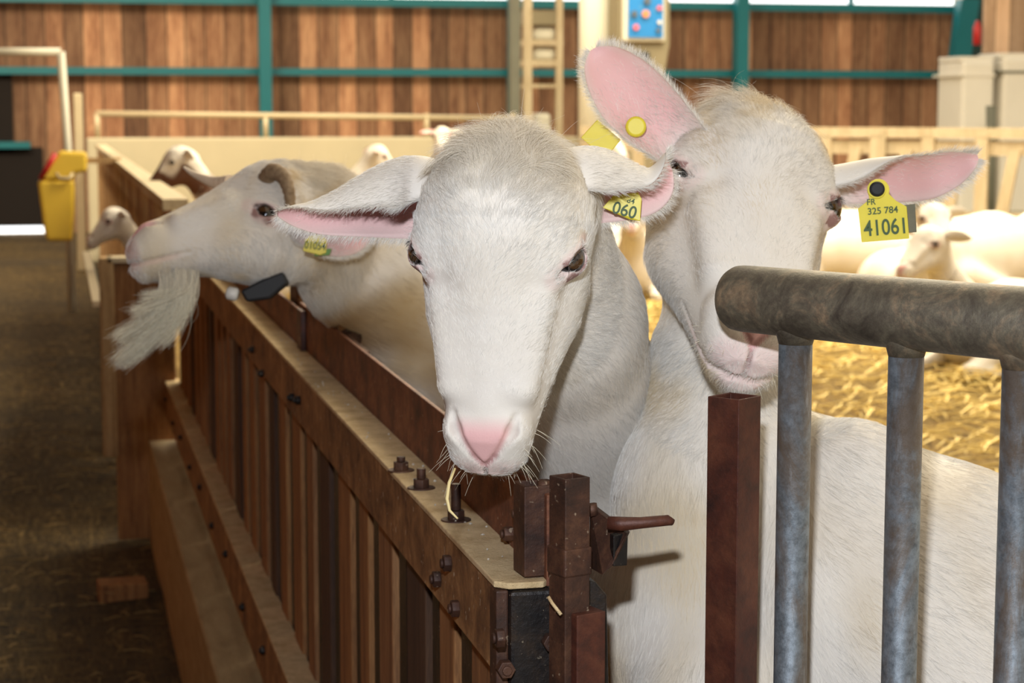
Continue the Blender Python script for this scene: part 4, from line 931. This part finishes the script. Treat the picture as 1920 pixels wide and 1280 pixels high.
# beard
rb = np.random.default_rng(8); P = []
path = np.array([(330, 505), (338, 560), (325, 610), (290, 650), (228, 676)], float)
for k in range(3000):
    u = rb.random(); f_ = rb.random() ** .6; sx_ = np.clip(rb.normal(0, 20), -36, 40); ex = rb.normal(0, 1)
    q = rb.choice(8, p=[.2, .16, .16, .1, .12, .1, .08, .08]); tip = np.array([[226, 678], [240, 668], [226, 634], [252, 628], [256, 588], [276, 560], [300, 640], [318, 600]][q]) + rb.normal(0, 1, 2) * [10, 8]
    base = np.array([332 + sx_ * 1.0, 506 + abs(sx_) * .15 - 6]); m1 = np.array([342 + sx_ * .9, 555.]); bend = base * .1 + m1 * .55 + np.array([tip[0] + 38, tip[1] - 22]) * .35; m2 = m1 * .25 + bend * .15 + np.array([tip[0] + 52, tip[1] - 14]) * .6
    m2 += rb.normal(0, 4, 2); dd = 3.02 + rb.normal(0, .012); K = [base, m1, m2, tip]
    ctrl = []
    for t in np.linspace(0, 1, 9):
        b_ = (1 - t) ** 3 * K[0] + 3 * (1 - t) ** 2 * t * K[1] + 3 * (1 - t) * t * t * K[2] + t ** 3 * K[3]; ctrl.append(at(b_[0], b_[1], dd + .03 * (1 - t)))
    P.append(ctrl)
hair_obj('beard', np.array(P), M['fur_cream'], G3.o, .00028)
# collar
cp = [at(452, 548, 3.02), at(480, 545, 2.99), at(512, 530, 2.99), at(548, 505, 3.0), at(575, 470, 3.03)]
m = MB()
ring = []; cc = at(560, 452, 3.17); bt = -(RT * .62 + UP * .78)
for k in range(20):                                                # strap round the underside of the throat
    a = (k / 19 - .5) * 2.5; ring.append(cc + bt * math.cos(a) * .100 + FW * -.95 * math.sin(a) * .100)
m = MB()
for a, b in zip(ring[:-1], ring[1:]): m.bar(a, b + (b - a) * .05, .034, .005, tuple((a + b) / 2 - cc))
co = m.build('collar', M['strap'], G3.o)
MB().prism([at(450, 545, 3.05), at(490, 524, 3.05), at(530, 508, 3.05), at(540, 530, 3.05), at(505, 560, 3.05), at(462, 566, 3.05)], np.zeros(3), FW * .03).build('buckle', M['strap'], co, bevel=.004)
MB().tube([at(424, 548, 3.06), at(428, 549, 3.06), at(443, 552, 3.06), at(447, 553, 3.06)], [.006, .0105, .0105, .007], 16).build('bell', M['bell'], co)
# straw stalk hanging from the middle goat's lip
K = [at(853, 878, 1.735), at(842, 905, 1.725), at(838, 935, 1.72), at(843, 957, 1.715), at(858, 972, 1.71)]
tag(MB().tube(K, [.0011, .0015, .0016, .0013, .0008], 8, True).build('straw_stalk', plain('straw_stalk', (.72, .58, .28), .6)), 'single bent straw stalk hanging from the lips of the middle goat', 'straw')
# ================================================================== GOATS FURTHER BACK
def frame(nose, upv):
    n_ = np.array(nose, float); n_ /= np.linalg.norm(n_); z = -n_; y = np.array(upv, float); y = y - z * (y @ z); y /= np.linalg.norm(y)
    H = np.array([np.cross(y, z), y, z])
    if (np.cross(H[0], H[1]) @ H[2]) * (np.cross(H2[0], H2[1]) @ H2[2]) < 0: H[0] *= -1
    return H
def patch_skin():
    t = NT('spotted_skin'); v = t.map(); f = t.noise(v, 5, 2, .4)
    return t.set(Base_Color=t.ramp(f, [(.47, (.12, .045, .02)), (.53, (.80, .74, .66))]), Roughness=.7)
M['spots'] = patch_skin()
def sideears(O, H, up_=.25, L=.15):
    out = []
    for s in (1, -1):
        c0 = O + (H[0] * s * .05 + H[1] * -.03 + H[2] * .055); d = H[0] * s * .92 + H[2] * up_ - H[1] * .15
        out.append([(c0 + d * L * q, w_, -s * .0 + .3, c_) for q, w_, c_ in ((0, .02, 1.4), (.2, .032, 1.3), (.5, .036, 1.0), (.8, .025, .9), (1, .003, .9))])
    return out
def stand_body(P):
    d = chain(P, [(.54, 0, .99), (.44, 0, .86), (.30, 0, .68)], [.062, .072, .12], .03)
    d = smin(d, chain(P, [(.26, 0, .60), (.0, 0, .58), (-.32, 0, .62), (-.40, 0, .62)], [.155, .18, .165, .12], .03), .06)
    d = smin(d, chain(P, [(-.46, 0, .70), (-.54, 0, .74)], [.03, .018], .02), .03)
    for x, y, l in ((.26, .09, 0), (.26, -.09, 0), (-.34, .10, 1), (-.34, -.10, 1)):
        d = smin(d, leg(P, (x, y, .50), (x + .03 * l, y, .34), (x - .05 * l, y, .20), (x, y, .015), .075, .036, .02), .03)
    return d
def lie_body(P):
    d = chain(P, [(.50, 0, .56), (.42, 0, .44), (.28, 0, .28)], [.060, .070, .12], .03)
    d = smin(d, chain(P, [(.24, 0, .20), (.0, 0, .21), (-.34, .02, .20), (-.42, .03, .17)], [.17, .21, .19, .13], .03), .06)
    for s in (1, -1):
        d = smin(d, chain(P, [(.26, .12 * s, .10), (.42, .14 * s, .05), (.26, .17 * s, .03)], [.05, .03, .022], .02), .03)
        d = smin(d, chain(P, [(-.34, .15 * s, .13), (-.12, .20 * s, .07), (-.36, .23 * s, .03)], [.09, .045, .022], .02), .04)
    return d
def far_goat(label, body, O, nose, mat=None, bnd=None):
    H = frame(nose, (0, 0, 1)); O = np.array(O)
    g = Goat('goat', label, 'goats resting in the straw pen', O, H, 1.0, body, None, sideears(O, H), hh=.006, hb=.014, bounds=bnd, mat=mat, stain=.3)
    return g.o
def copy_goat(src, label, mat=None):
    c = src.copy(); COL.objects.link(c); c['label'] = label
    if mat: c.data = c.data.copy(); c.data.materials[0] = mat
    for ch in src.children:
        q = ch.copy(); COL.objects.link(q); q.parent = c
    return c
GRP = 'goats further back in the pen'
st0 = far_goat('x', stand_body, (.63, 0, 1.03), (.75, 0, -.66), bnd=((-.65, -.3, -.02), (.75, .3, 1.2)))
ly0 = far_goat('x', lie_body, (.58, 0, .62), (.8, .05, -.6), bnd=((-.65, -.35, -.02), (.75, .35, .9)))
def put(o, px, d, rot, s, label, z=PZ + .02):
    p = at(px, 400, d); o.location = (p[0], p[1], z); o.rotation_euler = (0, 0, math.radians(rot)); o.scale = (s,) * 3; o['label'] = label; o['group'] = GRP
first = {id(st0): 1, id(ly0): 1}
def use(src, *a, mat=None, **k):
    if first.get(id(src)) and not mat: first[id(src)] = 0; o = src
    else: o = copy_goat(src, '', mat)
    put(o, *a, **k); return o
# standing; rot 0 faces +X, -90 faces the camera side
use(st0, 822, 16.5, -97, .96, 'small white standing goat facing us before the concrete wall, ears spread')
use(st0, 560, 12.5, 4, .88, 'bright white goat looking right just above the left ear of the middle goat')
use(st0, 1052, 15.5, -60, .93, 'white goat head just visible between the middle goat and the raised ear')
use(st0, 905, 15.5, -120, .95, 'white goat mostly hidden behind the head of the middle goat')
use(st0, 560, 9.2, 178, .93, 'brown and white spotted goat behind the rear fence and the horned head', mat=M['spots'])
use(st0, 392, 8.6, 183, .70, 'white goat pushing its head through the rear fence above the trough')
use(ly0, 1160, 15.2, 200, 1.1, 'white goat lying far back, seen in the gap between the two front goats')
use(ly0, 1195, 12.4, 250, 1.0, 'white goat lying nearer in the gap between the two front goats')
use(ly0, 1125, 13.6, -60, 1.0, 'white goat lying behind the neck of the middle goat')
use(ly0, 1600, 13.4, 170, 1.1, 'white goat lying behind the numbered yellow ear tag')
use(ly0, 1700, 10.6, -100, 1.05, 'cream goat lying with lowered head above the middle of the gate pipe')
use(ly0, 1860, 12.4, 20, 1.3, 'large pale goat lying in front of the feeding barrier at the right edge')
use(ly0, 1905, 8.9, 200, 1.0, 'pale goat lying behind the right end of the gate pipe')
use(ly0, 1510, 15.0, 160, 1.1, 'white goat lying beside the jaw of the right goat')
